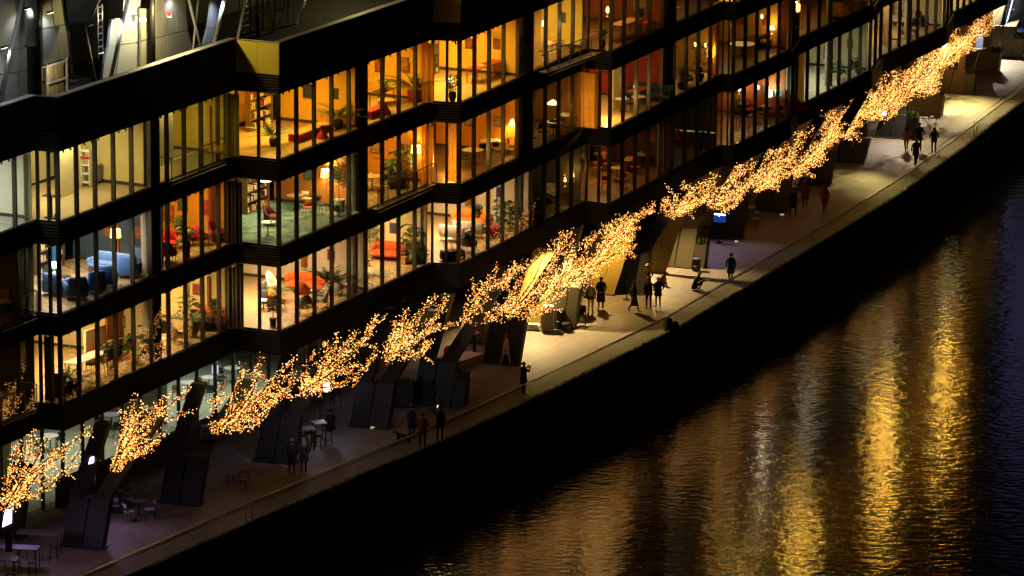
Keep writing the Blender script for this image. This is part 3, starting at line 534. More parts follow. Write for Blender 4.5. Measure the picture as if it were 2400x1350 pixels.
# roof lamps
def rooflamp(x, y, v, W, col, lb, ball=.13):
    b = rp(x, y, v); t = thing('roof_lamp', lb, 'lamp', b); MB().ball((0, 0, 0), ball, n=12).build('globe', emit('globe_%d' % len(MATS), (1, .9, .6), 30), t, True); MB().tube([(0, .2, -.1), (0, .05, 0)], .03, 6).build('arm', BLACK, t)
    lamp('POINT', b - V0 * 1.0 , W, col, .12, name='roof_lamp_light')
rooflamp(335, 46, 2.0, 800, (1, .80, .30), 'bright round globe lamp on the zinc cladding of the roof')
rooflamp(790, -150, 3.0, 700, (1, .80, .30), 'round globe lamp on the roof above the third bay')
for x, y, W, lb in ((10, 112, 170, 'slim white floodlight on the roof at far left'), (273, 45, 150, 'slim white floodlight on the bluish zinc fin'), (512, -4, 200, 'slim white floodlight on the roof above the parapet middle'), (410, -8, 110, 'white fill light added above the alarm lamp fin'), (118, 30, 130, 'slim white floodlight shining on the seamed zinc fin'), (66, 20, 120, 'slim floodlight by the pale duct')):  # the one above the alarm fin is added to brighten its panels
    b = rp(x, y, 2.0); t = thing('flood_bar', lb, 'floodlight', b, UA); MB().box((0, 0, .04), (.5, .1, .08)).build('housing', BLACK, t); MB().box((0, 0, -.005), (.44, .08, .008)).build('lens', emit('lens_white', (.95, .97, 1), 14), t)
    lamp('SPOT', b - V0 * .12 - Vector((0, 0, .05)), W, (.86, .93, 1), .1, b + V0 * .55 - Vector((0, 0, 2)), 120, .8, name='flood_bar_light')
for x, y, lb in ((70, -70, 'added cool fill light high over the left roof fins'), (430, -90, 'added cool fill light high over the alarm lamp fin')):  # two lights added out of view to lift the roof fins
    b = rp(x, y, -.6); t = thing('flood_bar', lb, 'floodlight', b, UA); MB().box((0, 0, .04), (.5, .1, .08)).build('housing', BLACK, t); MB().box((0, .06, 0), (.44, .01, .06)).build('lens', MATS['lens_white'], t)
    lamp('SPOT', b + V0 * .1, 420, (.86, .93, 1), .1, b + V0 * 3 - Vector((0, 0, 3.2)), 120, .8, name='flood_bar_light')
b = rp(397, 37, 2.2); t = thing('alarm_lamp', 'small red alarm lamp on the zinc fin', 'lamp', b); MB().box((0, 0, 0), (.22, .1, .16)).build('housing', WHITE, t); MB().ball((0, -.06, .1), .1).build('dome', emit('red_dome', (1, .03, .02), 2), t)

# ------------------------------------------------------------------ furniture builders (front faces local -Y)
PEND = []; LAMPS = {}
FLN = {0: 'ground floor', 1: 'lower floor', 2: 'middle floor', 3: 'top floor'}
BAYX = [('A', 100, 'leftmost bay'), ('B', 600, 'second bay from left'), ('C', 1045, 'third bay from left'), ('D', 1400, 'fourth bay from left'), ('E', 1705, 'fifth bay from left'), ('F', 1860, 'sixth bay from left'), ('G', 2055, 'seventh bay from left'), ('H', 2225, 'eighth bay from left'), ('I', 9999, 'last bay on the right')]
def where(x, fl):
    if fl == 0: return None
    for b, lim, nm in BAYX:
        if x < lim: return '%s, %s' % (FLN[fl], nm)
def fab(h, rough=.85): return mat('fabric_' + h.strip('#'), srgb(h), rough, var=.1, scale=12, bump=.1)
def put(name, desc, cat, x, y, fl, rz, group=None, z=None):
    wh = where(x, fl); t = thing(name, desc + (', ' + wh if wh else ''), cat, at(x, y, (FZ[fl] + .02 if fl else .03) if z is None else z), R(rz), group); PEND.append(t); return t
def legs4(t, wx, wy, h, r=.018, m=BLACK, splay=.03, y0=0.):
    for sx in (-1, 1):
        for sy in (-1, 1): MB().tube([(sx * (wx + splay), y0 + sy * (wy + splay), 0), (sx * wx, y0 + sy * wy, h)], r, 6).build('leg', m, t)
def sofa(desc, x, y, fl, rz, col, w=1.9, legm=BLACK, curved=False):
    t = put('sofa', desc, 'sofa', x, y, fl, rz); m = fab(col)
    MB().rbox((0, -.02, .34), (w, .78, .22), .1, puff=.02).build('seat', m, t, True)
    if curved:
        n = 14; rings = []
        for i in range(n + 1):
            a = math.pi * i / n; cx, cy = -math.cos(a) * w / 2, math.sin(a) * .42; dx, dy = math.cos(a) * .09, -math.sin(a) * .09; h = .82 + .1 * math.sin(a)
            rings.append([(cx - dx, cy - dy, .22), (cx + dx, cy + dy, .22), (cx + dx, cy + dy, h - .06), (cx, cy, h), (cx - dx, cy - dy, h - .06)])
        MB().loft(rings).build('backrest', m, t, True)
    else:
        MB().rbox((0, .34, .62), (w, .2, .52), .09, puff=.02).build('backrest', m, t, True)
        for s_ in (-1, 1): MB().rbox((s_ * (w / 2 - .06), -.02, .48), (.16, .74, .36), .07).build('armrest', m, t, True)
    for s_ in (-.5, .5): MB().rbox((s_ * w * .42, -.06, .47), (w * .4, .6, .1), .05, puff=.01).build('cushion', m, t, True)
    legs4(t, w / 2 - .12, .28, .24, .02, legm); return t
def armchair(desc, x, y, fl, rz, col, legm=BLACK, wing=False, shell=None):
    t = put('armchair', desc, 'armchair', x, y, fl, rz); m = fab(col); m2 = fab(shell) if shell else m
    MB().rbox((0, -.04, .42), (.62, .6, .16), .08, puff=.015).build('seat', m, t, True)
    n = 12; rings = []; hb = .58 if wing else .42
    for i in range(n + 1):
        a = math.pi * (i / n * 1.16 - .08); cx, cy = -math.cos(a) * .37, math.sin(a) * .36; k = max(0, math.sin(a)); h = .6 + hb * k ** 1.5; dx, dy = math.cos(a) * .045, -math.sin(a) * .045
        rings.append([(cx - dx, cy - dy, .3), (cx + dx, cy + dy, .32), (cx + dx * 1.1, cy + dy * 1.1, h - .04), (cx, cy + .03 * k, h), (cx - dx, cy - dy + .04 * k, h - .04)])
    MB().loft(rings).build('backrest', m2, t, True); legs4(t, .24, .22, .36, .016, legm, .06); return t
def club(desc, x, y, fl, rz, col):
    t = put('armchair', desc, 'armchair', x, y, fl, rz); m = fab(col)
    MB().rbox((0, -.05, .3), (.8, .72, .36), .08, puff=.01).build('seat', m, t, True); MB().rbox((0, .34, .58), (.86, .2, .85), .09, puff=.02).build('backrest', m, t, True)
    for s_ in (-1, 1): MB().rbox((s_ * .42, -.02, .4), (.17, .8, .6), .08, puff=.01).build('armrest', m, t, True)
    legs4(t, .34, .3, .12, .02, BLACK, 0); return t
def chair(desc, x, y, fl, rz, col, legm=BLACK, group=None, back=.85, seath=.45):
    t = put('chair', desc, 'chair', x, y, fl, rz, group); m = fab(col)
    MB().rbox((0, 0, seath), (.44, .44, .05), .03).build('seat', m, t); rings = []
    for i in range(7):
        a = (i / 6 - .5) * 1.9; cx, cy = math.sin(a) * .22, math.cos(a) * .1 + .13; rings.append([(cx, cy - .012, seath + .13), (cx, cy + .012, seath + .13), (cx, cy + .05, back), (cx, cy + .02, back)])
    MB().loft(rings).build('backrest', m, t, True); legs4(t, .17, .17, seath, .014, legm, .04)
    for s_ in (-1, 1): MB().tube([(s_ * .19, .17, seath), (s_ * .2, .2, back - .08)], .013, 5).build('back_post', legm, t)
    return t
def stool(desc, x, y, fl, rz, col, group=None, h=.72, legm=BLACK):
    t = put('bar_stool', desc, 'stool', x, y, fl, rz, group); MB().rbox((0, 0, h), (.38, .36, .05), .04).build('seat', fab(col), t); legs4(t, .13, .13, h, .012, legm, .07)
    MB().tube([(-.17, -.17, .25), (.17, -.17, .25)], .01, 5).build('footrest', legm, t); return t
def rtable(desc, x, y, fl, top, r=.38, h=.74, stem=BLACK, items=0, group=None, cone=False):
    t = put('round_table', desc, 'table', x, y, fl, 0, group); MB().lathe([(r * .97, h - .03), (r, h - .015), (r * .98, h)], 22).build('table_top', top, t)
    if cone: MB().lathe([(.26, 0), (.27, .1), (.16, .28), (.08, .45), (.06, h - .03)], 16).build('pedestal', stem, t, True)
    else:
        MB().tube([(0, 0, .02), (0, 0, h - .03)], .03, 8).build('stem', stem, t)
        for k in range(3): a = k * 2.09; MB().tube([(0, 0, .1), (math.cos(a) * .28, math.sin(a) * .28, .015)], .018, 5).build('foot', stem, t)
    for k in range(items):
        a = k * 2.4 + x; MB().lathe([(.025, h), (.04, h + .06), (.03, h + .11)], 8, (math.cos(a) * r * .5, math.sin(a) * r * .5, 0)).build('glass', GLASS if k % 2 else WHITE, t)
    return t
def table(desc, x, y, fl, rz, top, sx=1.6, sy=.7, h=.74, legm=BLACK, group=None, items=0):
    t = put('table', desc, 'table', x, y, fl, rz, group); MB().box((0, 0, h - .02), (sx, sy, .04)).build('table_top', top, t)
    for a in (-1, 1):
        for b in (-1, 1): MB().box((a * (sx / 2 - .06), b * (sy / 2 - .06), (h - .04) / 2), (.04, .04, h - .04)).build('leg', legm, t)
    for k in range(items): MB().box(((k - items / 2 + .5) * .35, .05 * (-1) ** k, h + .012), (.2, .28, .02), .3 * k).build('book', fab(['#d8d0c0', '#803020', '#305060'][k % 3]), t)
    return t
def floorlamp(desc, x, y, fl, shade, W, col, h=1.65, r=.24, pole=None, kind='drum'):
    t = put('floor_lamp', desc, 'floor lamp', x, y, fl, 0); pm = pole or mat('brass', (.6, .42, .15), .35, .9)
    MB().lathe([(.17, 0), (.17, .025), (.02, .04)], 12).build('base', pm, t); MB().tube([(0, 0, .03), (0, 0, h - .05)], .014, 6).build('pole', pm, t)
    pr = {'drum': [(r, h - .2), (r * .85, h + .18)], 'cone': [(r * 1.1, h - .1), (r * .25, h + .2)], 'globe': [(.05, h - .14), (r * .8, h - .06), (r * .9, h + .03), (r * .6, h + .12), (.05, h + .16)]}[kind]
    MB().lathe(pr, 16, cap=kind == 'globe').build('lamp_shade', emit('shade_%s_%.1f' % (desc.replace(' ', '_')[:20], x), shade, 3.2), t, True)
    g = t.location; LAMPS[t.name] = lamp('POINT', (g.x, g.y, g.z + h + .02), W * LAMP_GAIN, col, .1, name='lamp_light'); return t
def tlamp(desc, x, y, fl, zoff, shade, W, col, r=.2, kind='cone', s=4):
    t = put('table_lamp', desc, 'table lamp', x, y, fl, 0, z=FZ[fl] + zoff); MB().lathe([(.08, 0), (.09, .03), (.03, .08), (.02, .3)], 10).build('base', mat('brass', (.6, .42, .15), .35, .9), t)
    pr = {'cone': [(r, .28), (r * .45, .5)], 'box': [(r, .1), (r, .5)], 'globe': [(.03, .2), (r * .8, .28), (r, .38), (r * .8, .48), (.03, .55)]}[kind]
    MB().lathe(pr, 14, cap=kind != 'cone').build('lamp_shade', emit('tshade_%.1f_%d' % (x, fl), shade, s), t, True); g = t.location
    if W: LAMPS[t.name] = lamp('POINT', (g.x, g.y, g.z + .62), W * LAMP_GAIN, col, .06, name='lamp_light')
    return t
def pendant(desc, x, y, fl, zoff, shade, W, col, r=.24, s=4, hat=True):
    """x, y is the shade itself on the plane zoff above the floor"""
    p = at(x, y, FZ[fl] + zoff); t = thing('pendant_lamp', desc + ', ' + where(x, fl), 'pendant lamp', p); PEND.append(t); top = GH - zoff - .04
    MB().tube([(0, 0, .2), (0, 0, top)], .008, 4).build('cord', BLACK, t); MB().lathe([(r, 0), (r * .9, .06), (.05, .24)] if hat else [(.03, -.1), (r * .7, -.05), (r * .75, .08), (.04, .16)], 16, cap=not hat).build('lamp_shade', emit('pshade_%.1f_%d' % (x, fl), shade, s), t, True)
    MB().ball((0, 0, .06), .05).build('bulb', emit('bulb_lit', (1, .8, .45), 18), t)
    if W: LAMPS[t.name] = lamp('POINT', (p.x, p.y, p.z - .02), W * LAMP_GAIN, col, .06, name='lamp_light')
    return t
GREENS = [mat('leaf_deep', (.03, .075, .02), .5, var=.4), mat('leaf_mid', (.06, .12, .025), .5, var=.4), mat('leaf_olive', (.12, .14, .03), .5, var=.4)]
def leafm(l, w_, seed, curl=.3):
    rnd = random.Random(seed); mb = MB(); n = 5; rows = []
    for i in range(n + 1):
        f = i / n; ww = w_ * math.sin(math.pi * min(.97, f * .92 + .06)) ** .8; z = l * curl * (f - f * f * 1.5); rows.append([(-ww, f * l, z + ww * .25), (0, f * l, z), (ww, f * l, z + ww * .25)])
    vs = [p for r_ in rows for p in r_]; fs = []
    for i in range(n):
        for k in range(2): fs.append((i * 3 + k, i * 3 + k + 1, i * 3 + 3 + k + 1, i * 3 + 3 + k))
    return mb.add(vs, fs).mesh('leaf', GREENS[seed % 3])
LEAFS = [leafm(.34, .13, 0), leafm(.34, .13, 1), leafm(.42, .06, 2), leafm(.26, .1, 1)]
def plant(desc, x, y, fl, pot='#6b6a5a', kind='broad', h=1.1, potr=.2, poth=.4, seed=1, potshape='round', zoff=0.):
    t = put('potted_plant', desc, 'potted plant', x, y, fl, seed * 40, z=(FZ[fl] if fl else 0) + .02 + zoff); pm = mat('pot_' + pot.strip('#'), srgb(pot), .6, var=.1); rnd = random.Random(seed + int(x))
    if potshape == 'round': MB().lathe([(potr * .65, 0), (potr, poth * .45), (potr * .95, poth * .85), (potr * .8, poth)], 14).build('pot', pm, t, True)
    elif potshape == 'box': MB().box((0, 0, poth / 2), (potr * 2, potr * 2, poth), taper=1.08).build('pot', pm, t)
    else: MB().lathe([(potr * .8, 0), (potr, poth)], 14).build('pot', pm, t)
    MB().lathe([(potr * .78, poth - .05), (potr * .78, poth - .02)], 10).build('soil', SOIL, t)
    st = MB(); tops = []
    if kind in ('palm', 'fern'):
        fo = MB(); n = 16 if kind == 'palm' else 24
        for k in range(n):
            a = k * 2.4 + rnd.random(); L = h * rnd.uniform(.55, .95); el = rnd.uniform(.5, 1.35) if kind == 'palm' else rnd.uniform(.2, 1.2); pts = []
            for i in range(8):
                f = i / 7; rr = L * f * math.cos(el) + L * .25 * f * f; zz = poth + L * f * math.sin(el) - L * .35 * f * f; pts.append(Vector((math.cos(a) * rr, math.sin(a) * rr, zz)))
            st.tube(pts[:5], .008, 4)
            for i in range(2, 8):
                dd = (pts[i] - pts[i - 1]).normalized(); sd = dd.cross(Vector((0, 0, 1))).normalized()
                for s_ in (-1, 1):
                    tip = pts[i] + sd * s_ * .2 * h * (1 - i / 12) * .9 + dd * .12 * h - Vector((0, 0, .05)); fo.add([pts[i - 1], pts[i], tip], [(0, 1, 2)])
        st.build('stem', GREENS[2], t); stuff(fo.build('fronds', GREENS[seed % 3], t)); return t
    if kind in ('tree', 'bushy'):
        fo = MB(); top = h if kind == 'tree' else h * .6; st.tube([(0, 0, poth - .05), (.03, 0, poth + top * .4), (-.02, .02, poth + top * .75)], .025, 6, r1=.012)
        for k in range(420 if kind == 'tree' else 260):
            a = rnd.random() * 6.28; rr = (rnd.random() ** .5) * h * .32; zz = poth + h * (rnd.uniform(.3, 1.05) if kind == 'tree' else rnd.uniform(.05, .75)); c = Vector((math.cos(a) * rr, math.sin(a) * rr, zz))
            e = Vector((rnd.uniform(-1, 1), rnd.uniform(-1, 1), rnd.uniform(-.6, .6))).normalized() * .11; g = Vector((rnd.uniform(-1, 1), rnd.uniform(-1, 1), rnd.uniform(-1, 1))).cross(e).normalized() * .04
            fo.add([c, c + e * .5 + g, c + e, c + e * .5 - g], [(0, 1, 2, 3)], rnd.randint(0, 2))
        st.build('trunk', BARK, t); stuff(fo.build('foliage', GREENS, t)); return t
    n = 22
    for k in range(n):
        f = k / n; a = k * 2.4; zz = poth + h * (.12 + .75 * f * rnd.uniform(.8, 1.1)); rr = .05 + .22 * h * (1 - f * .6) * rnd.uniform(.6, 1.1); c = Vector((math.cos(a) * rr, math.sin(a) * rr, zz)); st.tube([(0, 0, poth - .05), c * .5 + Vector((0, 0, zz * .35)), c], .009, 4)
        o = bpy.data.objects.new('leaf', LEAFS[(seed + k) % 2 if kind == 'broad' else 2]); COL.objects.link(o); o.parent = t; o.location = c; sc_ = rnd.uniform(.8, 1.3) * (.75 + h * .35); o.scale = (sc_, sc_, sc_); o.rotation_euler = (rnd.uniform(-.7, .4), rnd.uniform(-.4, .4), a - 1.57 + rnd.uniform(-.4, .4))
    st.build('stem', GREENS[2], t); return t
def slats(desc, x0, y0, x1, y1, fl, h=1.6, z0=.9, col='#b5742c', n=None):
    a = at(x0, y0, FZ[fl]); b = at(x1, y1, FZ[fl]); d = b - a; L = d.length; n = n or max(4, int(L / .13)); t = thing('slat_screen', desc + ', ' + where(x0, fl), 'slat screen', (a.x, a.y, FZ[fl] + .02), math.atan2(d.y, d.x)); PEND.append(t); m = mat('slat_wood_' + col.strip('#'), srgb(col), .5, var=.25, scale=5); mb = MB()
    for i in range(n): mb.box(((i + .5) * L / n, 0, z0 + h / 2), (L / n * .52, .05, h))
    stuff(mb.build('slats', m, t)); MB().box((L / 2, .05, z0 + h / 2), (L, .03, h)).build('backing', mat('slat_backing', (.10, .06, .03), .8), t); return t
def wallbox(desc, name, cat, x0, y0, x1, y1, fl, h, th, col, z0=0., m=None):
    a = at(x0, y0, FZ[fl]); b = at(x1, y1, FZ[fl]); d = b - a; L = d.length; t = thing(name, desc + ', ' + where(x0, fl), cat, (a.x, a.y, FZ[fl] + .021 + z0), math.atan2(d.y, d.x)); PEND.append(t)
    MB().box((L / 2, th / 2, h / 2), (L, th, h)).build('body', m or mat('paint_' + col.strip('#'), srgb(col), .65, var=.05), t); MB().box((L / 2, th / 2, h + .012), (L + .04, th + .04, .02)).build('cap', m or mat('trim_' + col.strip('#'), tuple(c * .8 for c in srgb(col)), .5), t); return t
def curtain(desc, px0, py0, px1, py1, fl, col='#c98a2c', h=2.95):
    a = at(px0, py0, FZ[fl]); b = at(px1, py1, FZ[fl]); d = b - a; L = d.length; t = thing('curtain', desc + ', ' + where((px0 + px1) / 2, fl), 'curtain', (a.x, a.y, FZ[fl] + .03), math.atan2(d.y, d.x)); PEND.append(t); n = max(12, int(L / .035)); mb = MB(); rnd = random.Random(int(px0)); ph = rnd.random() * 6
    vs = []; 
    for i in range(n + 1):
        x = L * i / n; yv = .05 * math.sin(x * 31 + ph) + .03 * math.sin(x * 13 + 2 * ph)
        vs += [(x, yv * 1.2, 0), (x, yv, h)]
    mb.add(vs, [(2 * i, 2 * i + 2, 2 * i + 3, 2 * i + 1) for i in range(n)]); m = mat('curtain_' + col.strip('#'), srgb(col), .8, var=.12, scale=1.5)
    o = mb.build('drape', m, t, True); MB().tube([(0, 0, h + .02), (L, 0, h + .02)], .012, 5).build('track', BLACK, t); return t
def picture(desc, x, y, fl, zoff, col, sx=.5, sy=.65, rz=-25):
    p = at(x, y, FZ[fl] + zoff); t = thing('picture', desc + ', ' + where(x, fl), 'picture', p, R(rz)); PEND.append(t); MB().box((0, 0, 0), (sx, .03, sy)).build('frame', mat('picture_frame', (.12, .06, .03), .5), t); MB().box((0, -.018, 0), (sx * .84, .01, sy * .86)).build('canvas', mat('canvas_' + col.strip('#'), srgb(col), .8, var=.7, scale=7), t); return t
def balcony(desc, x0, y0, x1, y1, fl, out=.55):
    a = at(x0, y0, FZ[fl]); b = at(x1, y1, FZ[fl]); d = b - a; L = d.length; t = thing('balcony_railing', desc, 'railing', (a.x, a.y, FZ[fl]), math.atan2(d.y, d.x)); n = max(3, int(L / 1.1)); m = mat('rail_dark', (.10, .09, .07), .35, .7)
    MB().box((L / 2, -out / 2, -.06), (L, out, .08)).build('deck', DGREY, t); MB().tube([(0, 0, 1.08), (0, -out, 1.08), (L, -out, 1.08), (L, 0, 1.08)], .028, 6).build('handrail', m, t)
    MB().tube([(0, -out, -.16), (L, -out, -.16)], .035, 6).build('bottom_tube', STEEL, t)
    for i in range(n + 1): MB().tube([(L * i / n, -out, -.16), (L * i / n, -out, 1.08)], .022, 6).build('post', m, t)
    MB().box((L / 2, -out, .5), (L, .012, .9)).build('glass_panel', GLASS, t); return t
def rug(desc, x, y, fl, rz, col, sx=2.2, sy=1.6):
    t = put('rug', desc, 'rug', x, y, fl, rz); MB().box((0, 0, .006), (sx, sy, .012)).build('pile', mat('rug_' + col.strip('#'), srgb(col), .95, var=.3, scale=6), t); MB().box((0, 0, .003), (sx + .06, sy + .06, .006)).build('border', mat('rug_border', (.2, .18, .14), .9), t); return t
def pouf(desc, x, y, fl, col, r=.26, h=.44):
    t = put('pouf', desc, 'pouf', x, y, fl, 20); MB().rbox((0, 0, h * .5), (r * 2, r * 2, h * .84), .08, puff=.015).build('body', fab(col), t, True); MB().rbox((0, 0, h * .95), (r * 1.9, r * 1.9, .07), .03).build('cushion', fab(col), t, True); return t

# translucent drapes
def curtain_mat(col):
    nm = 'curtain_' + col.strip('#')
    if nm in MATS: return MATS[nm]
    m = mat(nm, srgb(col), .8, var=.12, scale=1.5); nt = m.node_tree; b = nt.nodes['Principled BSDF']; tr = nt.nodes.new('ShaderNodeBsdfTranslucent'); mx = nt.nodes.new('ShaderNodeMixShader'); mx.inputs[0].default_value = .65
    rp_ = [n for n in nt.nodes if n.type == 'VALTORGB'][0]; nt.links.new(rp_.outputs[0], tr.inputs[0]); o = [n for n in nt.nodes if n.type == 'OUTPUT_MATERIAL'][0]
    nt.links.new(b.outputs[0], mx.inputs[1]); nt.links.new(tr.outputs[0], mx.inputs[2]); nt.links.new(mx.outputs[0], o.inputs[0]); return m
for c in ('#4a4c34', '#7a8070', '#4a5048', '#d8a048', '#c98a2c', '#b89a68', '#c0a070'): curtain_mat(c)
OAK = mat('oak_top', (.45, .28, .12), .45, var=.2, scale=6); WT = mat('white_top', (.78, .77, .74), .35, var=.03); REDL = mat('red_lacquer', (.42, .03, .02), .35); BLKT = mat('black_top', (.02, .02, .02), .35)
AL = -25  # turned towards the camera along the front
# --- top floor
wallbox('cream screen wall with dark skirting', 'screen_wall', 'wall', 140, 468, 190, 444, 3, 2.95, .1, '#e8dfba')
t = put('equipment_trolley', 'white upright trolley with red band', 'trolley', 204, 437, 3, AL)
for x in (-.2, .2): MB().box((x, 0, .9), (.05, .3, 1.7)).build('upright', WHITE, t)
for z in (.2, .6, 1.0, 1.65): MB().box((0, 0, z), (.44, .34, .04)).build('shelf', WHITE, t)
MB().box((0, -.16, 1.35), (.46, .03, .1)).build('red_band', fab('#b01818'), t); legs4(t, .18, .12, .1, .03, BLACK, 0)
t = put('wheeled_bin', 'grey wheeled laundry bin', 'bin', 218, 431, 3, AL); MB().box((0, 0, .5), (.55, .6, .75), taper=1.12).build('tub', fab('#8f9490'), t); MB().box((0, 0, .9), (.66, .7, .04)).build('lid', fab('#a8aaa2'), t); legs4(t, .2, .22, .13, .04, BLACK, 0)
for x_, y_, s_ in ((247, 416, 1), (262, 411, .8)):
    t = put('bag_cart', 'dark cart heaped with black sacks', 'cart', x_, y_, 3, AL); MB().box((0, 0, .25), (.6, .6, .1)).build('deck', BLACK, t); legs4(t, .25, .25, .2, .04, BLACK, 0)
    for k in range(3): MB().ball((.12 * (k - 1), .05 * k, .55 + .16 * k * s_), .26).build('sack', mat('black_sack', (.03, .03, .032), .4), t, True)
t = put('crate_dolly', 'stack of red and white crates on a wheeled dolly', 'crates', 301, 411, 3, AL)
for k in range(5): MB().box((0, 0, .22 + k * .17), (.52, .42, .15), .03 * (k % 2), taper=1.04).build('crate', fab('#b52a1c') if k % 2 == 0 else fab('#d8cfae'), t)
MB().box((0, 0, .12), (.56, .46, .04)).build('deck', STEEL, t); legs4(t, .22, .18, .1, .03, BLACK, 0)
t = put('lectern_stand', 'slim black stand with flat top by the corner window', 'stand', 122, 511, 3, AL); MB().box((0, 0, 1.0), (.75, .4, .05)).build('top', fab('#3a4648'), t); MB().tube([(0, 0, .03), (0, 0, 1)], .035, 8).build('stem', DGREY, t); MB().box((0, 0, .03), (.6, .35, .06)).build('foot', BLACK, t); MB().box((.2, -.05, .14), (.08, .08, .16)).build('bottle', fab('#b8a030'), t)
balcony('dark balcony railing outside the top floor, second bay from left', 377, 423, 506, 374, 3)
wallbox('pale inner wall beside the balcony door', 'inner_wall', 'wall', 372, 392, 407, 377, 3, 2.95, .1, '#e6e0c4'); picture('small red notice on the olive wall', 468, 300, 3, 1.6, '#c02018', .18, .22)
wallbox('amber door in the olive wall', 'inner_door', 'door', 496, 350, 516, 343, 3, 2.2, .06, '#c98a28')
plant('palm in dark pot behind the corner glass', 640, 342, 3, '#3a2a18', 'palm', 1.5, .2, .4, 3)
t = put('bench', 'long low bench with red sides and tan top', 'bench', 728, 318, 3, 65.2); MB().box((0, 0, .17), (3.4, .62, .3)).build('base', fab('#a81c10'), t); MB().rbox((0, 0, .36), (3.44, .66, .1), .04).build('cushion', fab('#c98a30'), t)
rtable('mushroom table with red conical foot', 762, 325, 3, OAK, .42, .72, REDL, cone=True); plant('tall palm in black pot beside the column', 793, 302, 3, '#20241c', 'palm', 1.6, .24, .45, 5)
rtable('second mushroom table with red conical foot', 908, 268, 3, OAK, .46, .72, REDL, cone=True); rtable('dark stool table beside the mushroom table', 895, 262, 3, BLKT, .2, .5, REDL)
t = put('bench', 'short low red bench by the glass', 'bench', 878, 272, 3, 65.2); MB().box((0, 0, .17), (1.6, .5, .3)).build('base', fab('#a81c10'), t); MB().rbox((0, 0, .35), (1.62, .52, .08), .04).build('cushion', fab('#c03018'), t)
table('black desk against the amber wall', 895, 246, 3, 65.2, BLKT, 1.8, .6); plant('spiky plant standing on the black desk', 902, 214, 3, '#604018', 'palm', .8, .12, .2, 4, zoff=.75)
plant('tall palm in glossy red box pot', 973, 236, 3, '#a01408', 'palm', 1.9, .26, .6, 6, 'box'); picture('framed picture above the low shelf', 945, 150, 3, 1.7, '#a06818', .6, .7)
curtain('tan drape in the corner window', 1019, 236, 1046, 238, 3, '#c98a2c'); plant('plant in dark urn behind the corner glass', 1062, 237, 3, '#2a2418', 'bushy', 1.1, .2, .5, 8)
floorlamp('small pale globe lamp', 1057, 232, 3, (1, .8, .4), 12, GOLD, .95, .16, kind='globe')
table('long red table on thin legs', 1137, 186, 3, 62, REDL, 2.9, .7, .78, REDL, items=3)
for k, (x_, y_) in enumerate(((1118, 193), (1150, 176))): stool('slim dark stool under the red table', x_, y_, 3, 60, '#40200f')
plant('small round-leaved tree in green pot', 1206, 173, 3, '#4a5a34', 'tree', 1.25, .3, .62, 9, 'drum'); picture('framed picture beside the green pot', 1193, 92, 3, 1.7, '#a83010', .5, .7)
for x_, y_ in ((1112, 88), (1141, 80)): pendant('dark red pendant lamp over the red table', x_, y_, 3, 2.2, (.5, .12, .02), 0, GOLD, .22, .5)
balcony('dark balcony railing outside the top floor, fourth bay from left', 1262, 168, 1388, 120, 3)
curtain('brown drape left of the balcony door', 1262, 162, 1282, 154, 3, '#b89a68'); pendant('white pendant lamp near the bright wall', 1306, 62, 3, 2.0, (1, .8, .4), 40, (1, .8, .45), .24, 5)
lamp('SPOT', at(1340, 60, 17.2), 350, (1, .82, .45), .1, at(1352, 90, 15.6), 80, .6, name='wall_spot')
table('pale kitchen counter near the balcony', 1322, 140, 3, 65.2, OAK, 1.8, .6, .9, WHITE, items=2); chair('dark chair by the balcony counter', 1300, 152, 3, 30, '#302014')
tlamp('globe lamp behind the corner glass', 1424, 40, 3, 1.2, (1, .75, .25), 6, GOLD, .1, 'globe'); plant('dark plant with red pot behind the corner glass', 1412, 112, 3, '#7a1408', 'bushy', .8, .18, .4, 11)
table('orange-topped desk', 1466, 85, 3, 62, OAK, 2.6, .8, .8); table('red bench table by the glass', 1522, 72, 3, 62, mat('red_top', (.5, .05, .02), .5), 1.2, .5, .5); picture('grey patterned panel on the wall', 1500, 12, 3, 1.8, '#8a8468', .9, .9)
curtain('tan drape', 1560, 62, 1578, 56, 3, '#b89a68'); plant('small plant on the desk', 1532, 45, 3, '#604018', 'bushy', .5, .1, .15, 12, zoff=.85)
for x_, y_ in ((1600, 58), (1622, 52)): rtable('round white table', x_, y_, 3, WT, .5, .74)
curtain('olive-grey drape in the corner window, left pane', 560, 354, 596, 356, 3, '#4a4c34')
# --- middle floor
curtain('dark brown drape in the corner window, left pane', 560, 564, 600, 568, 2, '#2a2014'); curtain('grey-green drape in the corner window', 96, 737, 116, 739, 2, '#4a5048'); curtain('grey drape by the corner', 90, 523, 106, 524, 3, '#7a8070')
lounge = '#3a68b8'
for x_, y_, r_ in ((130, 690, 150), (178, 698, 200), (218, 684, 215), (247, 671, 200), (303, 650, 170)): club('deep blue velvet armchair', x_, y_, 2, r_, lounge)
sofa('long pale blue velvet sofa', 262, 640, 2, AL, '#5a80c8', 2.2); club('blue armchair with high back beside the panel screen', 318, 634, 2, AL, '#3a568c')
rtable('small dark side table', 152, 672, 2, BLKT, .3, .5); tlamp('glowing cone table lamp', 127, 640, 2, .62, (1, .82, .5), 45, (1, .86, .6), .26, s=9)
slats('amber panel screen lit by a lamp', 262, 624, 316, 612, 2, 2.2, .4, '#c06a18', 9); floorlamp('tall drum floor lamp before the panel screen', 272, 634, 2, (1, .6, .2), 70, (1, .6, .2), 1.75, .26)
wallbox('white wall cabinet', 'wall_cabinet', 'cabinet', 160, 622, 186, 612, 2, .75, .3, '#ded4b8', 1.2); wallbox('bright blue door', 'inner_door', 'door', 116, 640, 140, 644, 2, 2.3, .06, '#1c5a8c')
